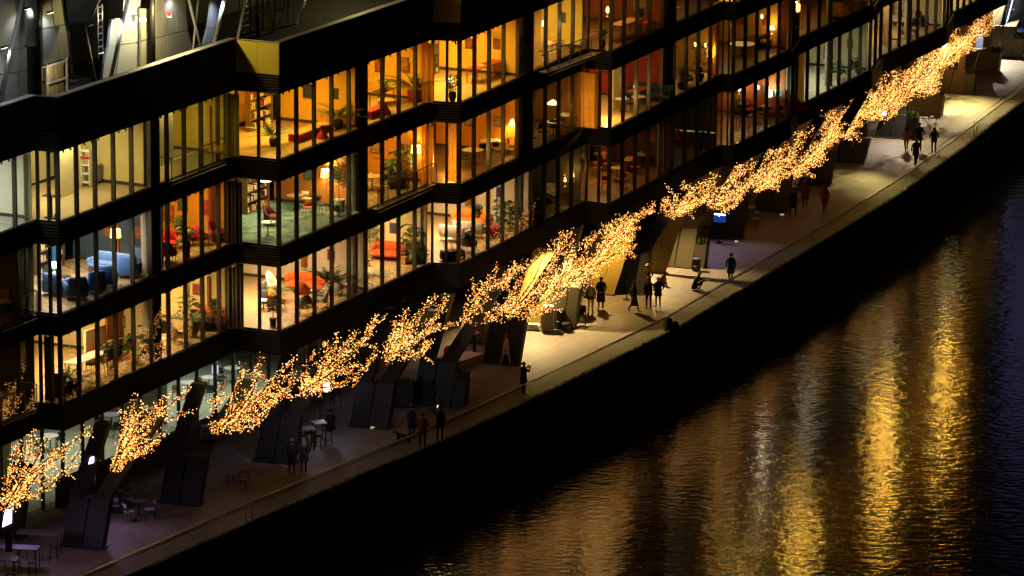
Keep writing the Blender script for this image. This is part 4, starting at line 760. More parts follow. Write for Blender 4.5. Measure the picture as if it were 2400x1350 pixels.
for j in range(5): MB().box((0, 0, 0), (2.9, .25, .06), UA).build('ceiling_strip', mat('yellow_strip', (.75, .5, .05), .6), bld).location = tuple((PL['OB'] + U0 * (1.2 + j * 1.7) + V0 * .5).xy) + (13.33,)
armchair('magenta shell armchair', 470, 574, 2, 150, '#b01038', shell='#c8184a'); armchair('dark red shell armchair', 511, 560, 2, 60, '#8a0a1c'); armchair('bright red armchair at the left glass', 394, 612, 2, 170, '#c41018'); armchair('second bright red armchair behind', 398, 590, 2, 10, '#b81018')
table('low red table on brass legs', 432, 578, 2, 65.2, mat('red_top2', (.5, .03, .03), .5), 1.1, .6, .45, mat('brass', (.6, .42, .15), .35, .9)); plant('leafy plant in tall dark pot', 451, 604, 2, '#28302c', 'broad', .8, .2, .75, 14, 'drum')
picture('red framed print', 478, 486, 2, 1.9, '#a01c10', .5, .7); picture('orange framed print', 395, 500, 2, 1.8, '#a85a10', .6, .8); curtain('amber drape', 497, 548, 524, 537, 2, '#c98a2c'); plant('brass-leaved plant', 422, 568, 2, '#302010', 'tree', .8, .16, .4, 15)
t = put('slat_chair', 'slatted chair on the dark balcony', 'chair', 12, 730, 2, 20); legs4(t, .2, .2, .42, .02, BLACK, .05); MB().box((0, 0, .43), (.5, .5, .04)).build('seat', OAK, t)
for k in range(6): MB().box((-.2 + k * .08, .24, .7), (.03, .03, .5)).build('back_slat', OAK, t)
balcony('glass balcony railing outside the middle floor, leftmost bay', -20, 766, 62, 734, 2)
pendant('white cone pendant lamp behind the corner glass', 622, 424, 2, 2.1, (1, .95, .7), 10, (1, .9, .6), .3, 6); rtable('pale round table behind the corner glass', 628, 556, 2, WT, .35, .74, items=2); armchair('dark red armchair behind the corner glass', 638, 528, 2, 60, '#4a0e10'); picture('red picture behind the corner glass', 600, 424, 2, 2.0, '#8a2a20', .6, .7, 65)
floorlamp('tall floor lamp with glowing drum shade', 766, 487, 2, (1, .62, .22), 110, (1, .66, .28), 1.75, .3); plant('tall leafy tree in cream pot', 794, 496, 2, '#b5ab8c', 'tree', 2.0, .32, .62, 16, 'drum'); plant('white ball pot with small plant', 789, 508, 2, '#d0ccc0', 'bushy', .4, .16, .25, 17)
chair('wooden chair with white cushions', 719, 486, 2, 160, '#d8c8a0', mat('red_wood', (.3, .07, .02), .5)); chair('red wooden armless chair', 722, 508, 2, 200, '#b04a20', mat('red_wood', (.3, .07, .02), .5)); chair('dark slim chair by the floor lamp', 752, 500, 2, 60, '#203028')
rtable('set dining table with glasses', 692, 492, 2, OAK, .42, .74, items=4); rug('pale cut rug', 745, 520, 2, 65, '#5a6a58', 3.2, 1.4); wallbox('amber wood screen', 'wood_screen', 'screen', 706, 470, 728, 462, 2, 2.6, .08, '#b0641c'); armchair('dark green armchair near the floor lamp', 748, 478, 2, AL, '#1c3a30')
rtable('round table set with plates and glasses', 872, 446, 2, OAK, .5, .74, items=5); floorlamp('floor lamp with pleated yellow shade', 975, 430, 2, (1, .7, .25), 60, GOLD, 1.75, .27); wallbox('amber sideboard with panelled doors', 'sideboard', 'sideboard', 896, 416, 954, 392, 2, 1.0, .5, '#c8862c')
armchair('olive green armchair beside the sideboard', 912, 416, 2, 20, '#7a7a30'); plant('large broad-leaved plant', 941, 416, 2, '#504020', 'broad', 1.7, .22, .4, 18); chair('dark chair by the balcony', 955, 436, 2, 120, '#182018'); club('dark sofa chair by the balcony', 930, 440, 2, 90, '#20281c')
balcony('dark balcony railing outside the middle floor, third bay from left', 862, 488, 1000, 428, 2)
curtain('glowing gold drape, left pane of the corner window', 1016, 424, 1044, 426, 2, '#d8a048'); curtain('glowing gold drape, right pane of the corner window', 1050, 427, 1076, 429, 2, '#d8a048'); lamp('POINT', (-3.1, 218.4, 11.0), 330, (1, .52, .09), .1, name='drape_light')
for x_, y_ in ((1108, 384), (1150, 362)): rtable('round dining table with white plates', x_, y_, 2, mat('plate_cloth', (.6, .52, .34), .5), .55, .74, items=4)
for x_, y_, r_ in ((1187, 355, 120), (1166, 372, 30), (1128, 372, 200), (1095, 392, 150)): chair('dark dining chair', x_, y_, 2, r_, '#1c140c')
floorlamp('floor lamp with white cone shade against the amber wall', 1207, 362, 2, (1, .8, .4), 120, (1, .6, .15), 1.65, .22, kind='cone'); curtain('glowing amber drape at the room end', 1223, 367, 1241, 360, 2, '#d8a048')
pendant('glowing hat-shaped pendant lamp', 1296, 244, 2, 1.55, (1, .72, .28), 25, GOLD, .32, 4); rtable('small candle-lit table', 1297, 318, 2, WT, .4, .74, items=3); rtable('round white table by the drape', 1330, 300, 2, WT, .45, .74, items=3); chair('dark chair at the candle-lit table', 1310, 318, 2, 150, '#20140c'); chair('dark chair at the drape table', 1346, 296, 2, 90, '#20140c')
curtain('tan drape at the far window', 1352, 305, 1368, 297, 2, '#b89a68'); curtain('glowing gold drape filling the corner window', 1377, 292, 1428, 298, 2, '#d8a048'); lamp('POINT', (5.1, 233.0, 11.0), 360, (1, .52, .1), .1, name='drape_light')
for x_, y_ in ((1486, 146), (1530, 150)): tlamp('white glass wall sconce on the red wall', x_, y_, 2, 1.7, (1, .75, .35), 14, (1, .7, .3), .09, 'globe', 9)
sofa('teal velvet bench sofa', 1524, 232, 2, AL, '#16444a', 2.6); table('red dining table', 1496, 240, 2, 62, mat('red_top3', (.5, .12, .04), .5), 1.7, .7); wallbox('white column screen', 'inner_wall', 'wall', 1436, 260, 1464, 246, 2, 2.9, .1, '#d8d0b0')
for x_, y_ in ((1458, 262), (1503, 258)): rtable('round white side table', x_, y_, 2, WT, .4, .74, items=2)
tlamp('brass table lamp on the red table', 1488, 216, 2, .75, (1, .7, .2), 5, GOLD, .08); curtain('tan drape right of the teal sofa', 1562, 238, 1580, 228, 2, '#b89a68')
for x_, y_ in ((1629, 106), (1654, 108)): pendant('slim cylinder pendant lamp', x_, y_, 2, 1.7, (1, .72, .25), 10, GOLD, .1, 6, False)
tlamp('glowing dome table lamp', 1677, 112, 2, .8, (1, .78, .35), 30, GOLD, .2, s=9); plant('dark tree before the lamps', 1668, 190, 2, '#2a2010', 'tree', 1.6, .25, .4, 20); plant('low dark plant', 1612, 210, 2, '#2a2010', 'bushy', 1.2, .25, .4, 21); curtain('warm tan drape before the dark bay', 1693, 182, 1710, 174, 2, '#c98a2c')
armchair('brown armchair', 1632, 205, 2, 40, '#5a3a20')
rtable('large round cream table', 1740, 132, 2, WT, .8, .74); tlamp('cream dome lamp', 1807, 75, 2, .9, (1, .75, .35), 25, GOLD, .2, s=5); pendant('small white pendant lamp', 1786, 40, 2, 2.1, (1, .8, .4), 6, GOLD, .1, 5, False); armchair('tan armchair', 1788, 100, 2, 30, '#6a4420'); table('dark low sideboard', 1765, 118, 2, 62, BLKT, 2.4, .6, .8)
curtain('gold drape at the end of the room', 1822, 118, 1838, 110, 2, '#c98a2c'); tlamp('square amber wall lamp', 1870, 30, 2, 1.6, (1, .6, .15), 15, GOLD, .13, 'box', 3); picture('amber lit alcove picture', 1964, 22, 2, 1.4, '#b06a1c', .7, .9); rtable('dim round table with glasses', 1872, 92, 2, OAK, .4, .74, items=4)
# --- lowest window floor
for x_, y_ in ((34, 946), (4, 952)): t = put('barrel_planter', 'pale barrel pot on the dark balcony', 'planter', x_, y_, 1, 0); MB().lathe([(.26, 0), (.33, .25), (.3, .62)], 16).build('tub', mat('barrel', (.5, .38, .2), .6), t, True); MB().lathe([(.27, .58), (.27, .6)], 12).build('soil', SOIL, t)
balcony('dark balcony railing outside the lower floor, leftmost bay', -20, 985, 62, 952, 1)
table('white high table', 203, 890, 1, 62, WT, 2.6, .75, 1.05); wallbox('dark sideboard by the corner', 'sideboard', 'sideboard', 108, 922, 128, 934, 1, 1.1, .5, '#4a3018')
for x_, y_ in ((180, 904), (213, 890), (232, 876), (192, 880)): stool('slim black high stool at the white table', x_, y_, 1, 60, '#2a2018')
t = put('bench', 'red upholstered bench', 'bench', 220, 852, 1, 10); MB().rbox((0, 0, .5), (.85, .45, .16), .06).build('cushion', fab('#c01c14'), t, True); legs4(t, .34, .16, .42, .02)
wallbox('orange planter box', 'planter_box', 'planter', 263, 852, 312, 842, 1, .85, .4, '#c4701c')
for k, x_ in enumerate((270, 284, 300, 310)): plant('green plant in the orange planter box', x_, 848 - k * 3, 1, '#5a3010', 'bushy', .75, .16, .2, 22 + k, zoff=.8)
plant('small olive pot plant near the glass', 265, 876, 1, '#8a8a3c', 'tree', .9, .22, .42, 27, 'drum'); plant('tall slim plant in pale pot', 319, 856, 1, '#a89a78', 'broad', 1.5, .16, .45, 28, 'drum'); plant('dark fern in round dark pot by the corner', 160, 918, 1, '#3a3c34', 'fern', 1.4, .26, .5, 29); plant('bushy plant left of the white table', 178, 915, 1, '#30302a', 'palm', 1.2, .15, .3, 30)
slats('vertical timber slat wall', 250, 842, 320, 826, 1, 1.5, .85, '#a8661c'); wallbox('pale half wall with oak ledge', 'half_wall', 'wall', 202, 856, 254, 838, 1, 1.55, .12, '#d8cba8')
armchair('light grey shell armchair', 418, 803, 1, 110, '#a89c94'); armchair('dark green lattice armchair', 388, 792, 1, 150, '#2a3424'); plant('large plant in olive urn', 450, 790, 1, '#7a7440', 'palm', 1.2, .32, .75, 31); plant('dark rubber plant behind the column', 440, 770, 1, '#3a3a2a', 'broad', 1.4, .18, .4, 32)
sofa('orange two-seat sofa', 492, 757, 1, AL, '#d2601a', 1.75); club('black armchair before the orange sofa', 472, 772, 1, 160, '#16130f'); slats('vertical timber slat wall', 494, 742, 556, 722, 1, 1.4, .9, '#a8661c'); rtable('small round white coffee table', 380, 815, 1, WT, .28, .45); wallbox('wood box planter by the corner', 'planter_box', 'planter', 538, 750, 556, 742, 1, .8, .35, '#a0641c'); plant('bushy plant in the corner planter', 547, 744, 1, '#5a3010', 'bushy', .7, .16, .2, 33, zoff=.78)
wallbox('white half wall with oak ledge', 'half_wall', 'wall', 446, 738, 484, 724, 1, 2.2, .12, '#ddd6c4')
# third bay
curtain('dark wood panel drape in the corner window, left pane', 562, 766, 604, 770, 1, '#6a6458'); curtain('brown drape by the corner', 106, 940, 128, 943, 1, '#3a2a14')
plant('small tree in dark square pot by the corner window', 640, 763, 1, '#3a3a34', 'tree', 1.0, .18, .4, 34, 'drum'); armchair('mustard yellow armchair', 650, 724, 1, 130, '#c08a14'); armchair('white high-winged lounge chair', 644, 692, 1, 60, '#cfc8bc', wing=True); club('dark grey lounge chair', 634, 708, 1, 80, '#4a4a48'); rtable('low white table behind the corner glass', 618, 726, 1, WT, .3, .5); plant('green fern beside the white lounge chair', 652, 706, 1, '#4a4a40', 'fern', .9, .16, .5, 35)
sofa('orange curved sofa before the slat wall', 716, 684, 1, -18, '#d8591a', 2.0, curved=True); armchair('burnt orange armchair', 708, 702, 1, 170, '#b04a14'); armchair('light grey armchair with its back to the glass', 712, 735, 1, 200, '#9a948e'); armchair('grey high-back armchair', 753, 722, 1, -60, '#8a847e', wing=True); rtable('small round white table among the armchairs', 733, 703, 1, WT, .22, .5)
slats('vertical timber slat wall', 708, 668, 764, 654, 1, 1.5, .85, '#b0701c'); wallbox('amber planter box beside the slat wall', 'planter_box', 'planter', 758, 682, 776, 676, 1, .8, .4, '#c47a1c'); plant('tall palm in the amber planter', 765, 672, 1, '#5a3010', 'palm', 1.5, .18, .2, 36, zoff=.75); plant('slim palm in round grey pot', 793, 693, 1, '#8a8478', 'palm', 1.3, .27, .6, 37)
wallbox('white screen wall beside the palm', 'inner_wall', 'wall', 784, 672, 822, 655, 1, 2.9, .14, '#e0dcd4'); rtable('glass coffee table with black rim', 862, 668, 1, GLASS, .36, .42); plant('low leafy plant on the glass table', 852, 640, 1, '#4a3a20', 'broad', .6, .12, .2, 38, zoff=.1); rug('grey rug before the orange sofa', 893, 640, 1, 65, '#8a8a70', 1.6, 1.2)
sofa('orange two-seat sofa with slim black legs', 911, 607, 1, -22, '#d2521a', 1.75); plant('tall leafy plant left of the orange sofa', 868, 600, 1, '#8a7a58', 'tree', 1.5, .2, .4, 39, 'drum'); plant('tall dark plant right of the orange sofa', 968, 603, 1, '#6a5a38', 'broad', 1.8, .22, .45, 40, 'drum'); slats('timber slat wall behind the sofa', 897, 586, 956, 571, 1, 1.7, .8, '#b0701c'); wallbox('low amber box by the far glass', 'planter_box', 'planter', 950, 622, 976, 612, 1, .35, .5, '#b08028'); pouf('black pouf by the dark plant', 982, 600, 1, '#1c1a18'); wallbox('white inner wall by the corner', 'inner_wall', 'wall', 996, 606, 1012, 600, 1, 2.9, .1, '#c8c0b8')
# fourth bay
for x_, y_ in ((1047, 611), (1074, 608)): pouf('dark maroon cube pouf behind the corner glass', x_, y_, 1, '#3a0c10', .3, .5)
sofa('pale grey lounge sofa', 1066, 566, 1, 150, '#b8b2b4', 1.5); armchair('dark grey shell chair with thin legs', 1100, 588, 1, 150, '#4a4a46'); chair('white chair behind the corner glass', 1050, 580, 1, 100, '#c8c0b0'); plant('plant behind the white chair', 1040, 560, 1, '#6a5a38', 'broad', 1.0, .15, .3, 41)
sofa('amber curved sofa', 1104, 534, 1, -20, '#c8761a', 2.1, curved=True); sofa('long pale grey sofa in front of the amber sofa', 1102, 556, 1, 160, '#b0a89c', 1.7); pouf('bright red pouf with handle', 1159, 553, 1, '#a8081c', .32, .5); plant('big split-leaf plant in pale pot', 1195, 542, 1, '#a09878', 'broad', 1.3, .28, .5, 42); plant('second split-leaf plant beside it', 1178, 536, 1, '#8a8468', 'broad', 1.3, .22, .4, 43)
armchair('white wing chair on dark legs', 1230, 528, 1, 110, '#e0dccc', wing=True); rtable('round brown drum table', 1257, 516, 1, mat('rust_top', (.4, .16, .04), .5), .26, .48, mat('rust', (.12, .05, .02), .6), cone=True); table('dark low table before the wing chair', 1222, 540, 1, 62, BLKT, .8, .5, .42); plant('dark plant in pale pot by the column', 1288, 512, 1, '#8a8468', 'broad', 1.1, .22, .42, 44, 'drum'); plant('shadowy plant behind the drum table', 1266, 500, 1, '#3a3a2a', 'palm', 1.2, .2, .4, 45)
slats('timber slat wall behind the amber sofa', 1092, 520, 1152, 504, 1, 1.8, .8, '#b8801c'); slats('narrow timber slat panel', 1222, 506, 1240, 500, 1, 2.6, .2, '#b8801c'); wallbox('white screen wall behind the split-leaf plant', 'inner_wall', 'wall', 1162, 520, 1185, 512, 1, 2.9, .12, '#dcdad8'); wallbox('second white screen wall', 'inner_wall', 'wall', 1189, 508, 1198, 505, 1, 2.9, .12, '#dcdad8'); plant('small plant on the amber sofa ledge', 1120, 510, 1, '#604018', 'bushy', .6, .14, .2, 46, zoff=.8); picture('white framed print', 1290, 444, 1, 1.4, '#c8c0a8', .7, .8)
# fifth bay: restaurant
for x_, y_ in ((1408, 390), (1446, 424), (1480, 378), (1505, 392), (1472, 404)): rtable('round restaurant table with glasses', x_, y_, 1, OAK, .42, .74, items=4)
for x_, y_, r_ in ((1400, 412, 150), (1420, 446, 170), (1424, 402, 60), (1463, 424, 80), (1476, 398, 200), (1494, 372, 30), (1520, 384, 100), (1456, 440, 200), (1490, 410, 20)): chair('amber leather restaurant chair', x_, y_, 1, r_, '#a8521c')
armchair('red restaurant armchair', 1418, 386, 1, 20, '#a01410'); armchair('second red restaurant armchair', 1508, 350, 1, 40, '#a01410')
t = put('bar_shelf', 'glowing glass bar shelf with rows of bottles', 'bar shelf', 1545, 366, 1, AL)
MB().box((0, .1, .5), (.95, .5, 1.0)).build('counter', mat('bar_oak', (.4, .18, .05), .5), t); MB().box((0, .2, 2.25), (.8, .06, .06)).build('light_bar', emit('bar_light', (1, .75, .25), 8), t); MB().box((0, .32, 1.62), (.8, .03, 1.2)).build('back_panel', emit('bar_back', (1, .62, .14), .8), t)
for k in range(3):
    MB().box((0, .2, 1.1 + k * .4), (.8, .2, .02)).build('shelf', mat('brass', (.6, .42, .15), .35, .9), t)
    for j in range(6): MB().lathe([(.03, 0), (.03, .18), (.012, .24), (.012, .3)], 6, (-.3 + j * .12, .18, 1.12 + k * .4)).build('bottle', [GLASS, mat('amber_bottle', (.35, .12, .02), .2), mat('green_bottle', (.03, .12, .03), .2)][(j + k) % 3], t)
for x in (-.4, .4): MB().box((x, .2, 1.65), (.03, .2, 1.25)).build('upright', BLACK, t)
tlamp('small amber lamp in the dark room', 1322, 385, 1, .8, (1, .6, .15), 6, GOLD, .08); tlamp('candle-like lamp by the corner', 1364, 378, 1, 1.1, (1, .6, .1), 8, GOLD, .08)
for k, x_ in enumerate((1600, 1628, 1658)): t = put('wall_light', 'dim linear light on the dark wall', 'wall light', x_, 306 - k * -2, 1, AL, z=FZ[1] + 1.5); MB().box((0, 0, 0), (.9, .05, .06)).build('diffuser', emit('dim_bar', (1, .75, .2), .35), t); MB().box((0, .05, 0), (1, .05, .1)).build('housing', BLACK, t)
armchair('red armchair in the dark half', 1600, 345, 1, 60, '#7a0c10'); plant('dark plant in the dark half', 1640, 350, 1, '#302818', 'bushy', .9, .2, .4, 50)
# sixth to eighth bays
tlamp('bright globe bulb lamp', 1732, 222, 1, 1.3, (1, .8, .35), 25, GOLD, .11, 'globe', 14); pendant('amber pendant lamp', 1776, 206, 1, 1.9, (1, .7, .25), 18, GOLD, .16, 6, False); tlamp('white square lamp', 1802, 228, 1, 1.2, (1, .98, .85), 30, (1, .9, .6), .2, 'box', 2.2); tlamp('teal square lamp', 1827, 216, 1, 1.3, (.3, .75, .62), 6, (.4, .8, .7), .2, 'box', .7); pendant('tiny white spot lamp', 1833, 164, 1, 2.6, (1, 1, .9), 4, (1, 1, .9), .05, 5, False)
sofa('red velvet sofa by the glass', 1866, 262, 1, 120, '#a81808', 1.6); armchair('red armchair beside the red sofa', 1888, 250, 1, 120, '#a81c0c'); chair('orange chair near the square lamp', 1806, 262, 1, 60, '#b04a18'); rtable('low table with candles', 1768, 290, 1, BLKT, .4, .5, items=4); stool('short red stool by the glass', 1748, 316, 1, 0, '#a8300c', h=.45); armchair('red armchair under the globe lamp', 1752, 252, 1, 30, '#7a0e10'); plant('plant behind the globe lamp', 1726, 250, 1, '#302010', 'bushy', .7, .2, .4, 51); curtain('warm tan drape', 1900, 250, 1922, 238, 1, '#c98a2c')
t = put('drafting_stand', 'blue-topped stand on a thin tripod', 'stand', 1938, 184, 1, AL); MB().box((0, 0, 1.1), (.55, .4, .05)).build('top', fab('#3a8ab8'), t); MB().tube([(0, 0, .1), (0, 0, 1.1)], .02, 6).build('stem', BLACK, t)
for k in range(3): MB().tube([(0, 0, .15), (math.cos(k * 2.1) * .3, math.sin(k * 2.1) * .3, 0)], .014, 5).build('foot', BLACK, t)
plant('dark leafy plant in yellow pot', 1964, 188, 1, '#a89a50', 'broad', .9, .17, .35, 52, 'drum'); plant('plant in white pot', 2006, 172, 1, '#c8c4b0', 'broad', .7, .2, .42, 53, 'drum'); slats('timber slat panel', 1931, 168, 1948, 160, 1, 2.0, .6, '#a8741c'); wallbox('white half wall with oak ledge', 'half_wall', 'wall', 1955, 158, 1990, 143, 1, 1.5, .12, '#dcd8c8'); rtable('oak box table under the slat panel', 1942, 168, 1, OAK, .25, .5)
armchair('white high-back armchair', 2138, 84, 1, 100, '#d0ccc8', wing=True); armchair('beige armchair', 2118, 90, 1, 100, '#a89470'); chair('dark chair by the glass', 2096, 108, 1, 100, '#2a2418'); sofa('white lounge sofa', 2118, 60, 1, AL, '#c0b8a8', 1.4); curtain('brown drape', 2069, 106, 2084, 98, 1, '#b89a68'); slats('timber slat panel', 2092, 50, 2106, 44, 1, 2.2, .5, '#a8741c'); table('oak ledge table', 2130, 52, 1, AL, OAK, 1.2, .4, 1.0); plant('small potted plant', 2160, 58, 1, '#302818', 'bushy', .5, .14, .3, 54)

# shelves, prints and track lights that fill the rooms
BOOKC = ['#8a3020', '#c8b070', '#30485a', '#5a6a3c', '#d8d0b8', '#6a3c20', '#20242a']
def shelf(p, rz, lb, w_=1.6, h=1.9, seed=0):
    t = thing('bookshelf', lb, 'bookshelf', p, rz); rnd = random.Random(seed); wm = mat('shelf_walnut', (.12, .07, .035), .5, var=.2)
    for sx in (-1, 1): MB().box((sx * w_ / 2, 0, h / 2), (.04, .3, h)).build('side_panel', wm, t)
    for k in range(5):
        z = .05 + k * (h - .08) / 4; MB().box((0, 0, z), (w_, .3, .035)).build('shelf_board', wm, t)
        if k < 4:
            mb = MB(); x = -w_ / 2 + .08
            while x < w_ / 2 - .12:
                bw = rnd.uniform(.03, .07); bh = rnd.uniform(.16, .32)
                if rnd.random() < .8: mb.box((x + bw / 2, -.02, z + .02 + bh / 2), (bw * .9, .2, bh), mi=rnd.randint(0, 6))
                x += bw + (rnd.uniform(.05, .2) if rnd.random() < .18 else 0)
            stuff(mb.build('books', [fab(c) for c in BOOKC], t))
    return t
for ri, (bay, fl, s0, s1, D, wc, pc, fm, lc, W) in enumerate(ROOMS):
    i_, o_, e_, n = BAYS[bay]; Pp = PL[o_]; d = PL[e_] - Pp; L = d.length; u = d / L; v = Vector((-u.y, u.x, 0)); a = math.atan2(u.y, u.x); z = FZ[fl]
    bn = next(nm for b, lim, nm in BAYX if b == bay)
    c = Pp + u * (L * (s0 + s1) / 2) + v * .75
    for k in range(3):
        q = c + u * (L * (s1 - s0) * (k - 1) * .3); tr = MB().box((0, 0, 0), (L * (s1 - s0) * .26, .05, .04)).build('ceiling_track', BLACK, bld); tr.location = (q.x, q.y, z + GH - .2); tr.rotation_euler = (0, 0, a)
        for j in range(3): MB().tube([(-.6 + j * .6, 0, -.02), (-.6 + j * .6, -.06, -.18)], .045, 8).build('spot_head', BLACK, tr)
    if bay in 'BCDEFG' and W > 15 and (bay, fl) not in (('B', 3),):
        half = 'near half' if s0 == 0 else 'far half'
        q = Pp + u * (L * (s0 + (s1 - s0) * .72)) + v * (D - .25); shelf((q.x, q.y, z + .02), a, 'walnut bookshelf on the back wall, %s, %s, %s' % (FLN[fl], bn.replace(' from left', ''), half), 2.2, 2.1, ri)
        for k, f in enumerate((.3, .62)):
            q = Pp + u * (L * s1 - .16) + v * (D * f); t = thing('wall_print', '%s print on the end wall, %s, %s, %s' % ('framed' if k else 'small framed', FLN[fl], bn.replace(' from left', ''), half), 'picture', (q.x, q.y, z + 1.6), a - R(90)); MB().box((0, 0, 0), (.55 - .15 * (1 - k), .03, .75 - .2 * (1 - k))).build('frame', mat('picture_frame', (.12, .06, .03), .5), t); MB().box((0, -.018, 0), (.44 - .12 * (1 - k), .01, .62 - .18 * (1 - k))).build('canvas', mat('canvas_mix%d' % (ri % 5), srgb(['#8a4a20', '#405a50', '#a08a50', '#7a2018', '#30384a'][ri % 5]), .8, var=.7, scale=7), t)
for x_, y_, r_ in ((1240, 366, 80), (1288, 330, 60), (1320, 310, 200), (1338, 318, 140), (1275, 345, 20)): chair('dark slim chair between the tables', x_, y_, 2, r_, '#1c140c')
for x_, y_, r_ in ((1478, 262, 40), (1512, 250, 150), (1600, 200, 90), (1650, 192, 200)): chair('dark wooden chair', x_, y_, 2, r_, '#241408')
for x_, y_, r_ in ((1745, 300, 60), (1785, 282, 150), (1820, 258, 220), (1730, 292, 20)): chair('dark bistro chair', x_, y_, 1, r_, '#2a120c')
for x_, y_ in ((1738, 262), (1790, 258)): rtable('small bistro table with glasses', x_, y_, 1, OAK, .34, .74, items=4)
# keep every interior piece inside its room; hang wall pieces on the wall they are seen against
def room_of(p):
    x, y = pix(p); b = next(b for b, lim, nm in BAYX if x < lim); fl = max(k for k in FZ if p.z >= FZ[k] - .05)
    i_, o_, e_, n = BAYS[b]; P = PL[o_]; d = PL[e_] - P; L = d.length; u = d / L; v = Vector((-u.y, u.x, 0)); q = Vector((p.x, p.y, 0)) - P
    s = q.dot(u); rs = [r for r in ROOMS if r[0] == b and r[1] == fl]
    r = next((r for r in rs if s < r[3] * L - .1), rs[-1] if rs else None)
    return r, P, u, v, L, s, q.dot(v)
for t in PEND:
    p = t.location.copy(); r, P, u, v, L, s, vv = room_of(p)
    if r is None or t.name.startswith(('slat_chair', 'barrel')): continue
    lim = r[3] * L
    if t.name.startswith(('picture', 'wall_light')) or 'sconce' in t['label']:
        d = p - EYE; k1 = (P + u * (lim - .17) - EYE).dot(u) / d.dot(u); k2 = (P + v * (r[4] - .07) - EYE).dot(v) / d.dot(v); q = EYE + d * min(k1, k2)
        if FZ[r[1]] + .3 < q.z < FZ[r[1]] + 2.9 and (q - P).dot(v) > .2: (LAMPS[t.name].location.__iadd__(q - u * .2 - p) if t.name in LAMPS else None); t.location = q; t.rotation_euler.z = (math.atan2(u.y, u.x) - R(90)) if k1 < k2 else math.atan2(u.y, u.x)
        continue
    ext = .28 if t.name.startswith(('slat', 'inner', 'half', 'wall', 'wood', 'screen')) else .55
    if s > lim - ext: p -= Vector((0, 1, 0)) * ((s - lim + ext) / u.y)
    vv = (Vector((p.x, p.y, 0)) - P).dot(v); need = {'curtain': .34}.get(t.name.split('.')[0], .5)
    if vv < need and s > 0: p += v * (need - vv)
    if vv > r[4] - .45: p -= v * (vv - r[4] + .45)
    if t.name in LAMPS: LAMPS[t.name].location += p - t.location
    t.location = p

# ------------------------------------------------------------------ ground-floor cafe and the promenade
for k, (x_, y_) in enumerate(((490, 918), (545, 896), (262, 1006), (345, 990), (118, 1056), (12, 1100), (440, 930), (700, 850), (740, 830), (905, 752), (935, 735), (1110, 685))):
    rtable('white round cafe table behind the ground-floor glass, %s from left' % ORD[sorted([490, 545, 262, 345, 118, 12, 440, 700, 740, 905, 935, 1110]).index(x_)], x_, y_, 0, WT, .42, .76, group='white cafe tables')
    for j, (dx, dy) in enumerate(((-26, 8), (24, -6), (6, 20))):
        if (k + j) % 4 != 3: chair('%s cafe chair, %s side of the %s white cafe table from left' % ('dark' if (k + j) % 3 else 'amber', ('left', 'right', 'near')[j], ORD[sorted([490, 545, 262, 345, 118, 12, 440, 700, 740, 905, 935, 1110]).index(x_)]), x_ + dx, y_ + dy, 0, 80 * j + 30 * k, '#1c1e1a' if (k + j) % 3 else '#8a5a20', group='cafe chairs behind the glass')
# light panels, slanted and violet-white
for x_, y_, lb in ((15, 1236, 'tall violet-white light panel on a dark pier at lower left'), (207, 1134, 'tall violet-white light panel above the first strut')):
    p = on_plane(x_, y_, at(190, 1270, 0), SN); t = thing('light_panel', lb, 'light panel', p, R(-5)); q = [(-.18, 0, 0), (.22, 0, .2), (.26, 0, 1.25), (.1, 0, 1.2), (-.1, 0, .5)]
    MB().add(q + [(a, .06, c) for a, b, c in q], [(0, 1, 2, 3, 4), (9, 8, 7, 6, 5)] + [(k, 5 + k, 5 + (k + 1) % 5, (k + 1) % 5) for k in range(5)]).build('diffuser', emit('violet_panel', (.78, .66, 1), 5.5), t); MB().box((.05, .12, .6), (.5, .08, 1.4)).build('backing', BLACK, t); MB().box((.05, .2, -.55), (.3, .12, 1.2)).build('bracket', BLACK, t)
p = at(20, 1262, 0); t = thing('pier', 'dark pier carrying the light panel at the left edge', 'pier', p, R(-18)); slanted(MB(), -.6, .5, 0, .6, 3.2, .3, .6, .9).build('shaft', SM, t); MB().box((0, .3, .05), (1.3, .9, .1)).build('plinth', SM, t)
lamp('AREA', at(30, 1215, 2.2) + Vector((.5, -.6, 0)), 26, (.72, .5, 1), 1, at(120, 1330, 0), sx=.5, sy=1.2, name='panel_glow'); lamp('AREA', at(215, 1110, 2.4) + Vector((.6, -.4, 0)), 30, (.78, .5, 1), 1, at(330, 1260, 0), sx=.5, sy=1.2, name='panel_glow')
HT = mat('high_table_top', (.12, .12, .15), .25)
for k, (x_, y_, r_) in enumerate(((92, 1300, -8), (42, 1336, -8), (-8, 1362, -8))):
    table('dark high table with stools at lower left, %s from the glass' % ORD[k], x_, y_, 0, r_, HT, 1.9, .7, 1.05, group='high tables at lower left')
    for j in range(3): stool('black bar stool tucked along the high tables at lower left', x_ - 38 + j * 36, y_ + 14 + j * 3, 0, 0, '#17151a', 'bar stools at the high tables')
RT_ = mat('dark_round_top', (.10, .08, .09), .35); LG = '#9a90a0'
rtable('dark round terrace table with a white paper on it', 281, 1188, 0, RT_, .37, .76, items=0, group='terrace tables'); MB().box((0, 0, .775), (.22, .16, .01), .4).build('menu', WHITE, THINGS[-1]); rtable('dark round terrace table beside the one with paper', 326, 1210, 0, RT_, .37, .76, group='terrace tables')
for x_, y_, r_ in ((256, 1196, 100), (272, 1206, 170), (305, 1190, -60), (303, 1222, 120), (352, 1216, -80), (306, 1178, -20)): chair('grey wire terrace chair around the two dark round tables', x_, y_, 0, r_, LG, DGREY, 'wire terrace chairs')
rtable('round table with a lit yellow top beside the second strut', 465, 1114, 0, mat('yellow_glow_top', (.75, .55, .10), .4), .28, .76); chair('dark chair beside the yellow-topped table', 450, 1130, 0, 30, '#2a2622', DGREY)  # lamp light on the table top is put into its yellow paint
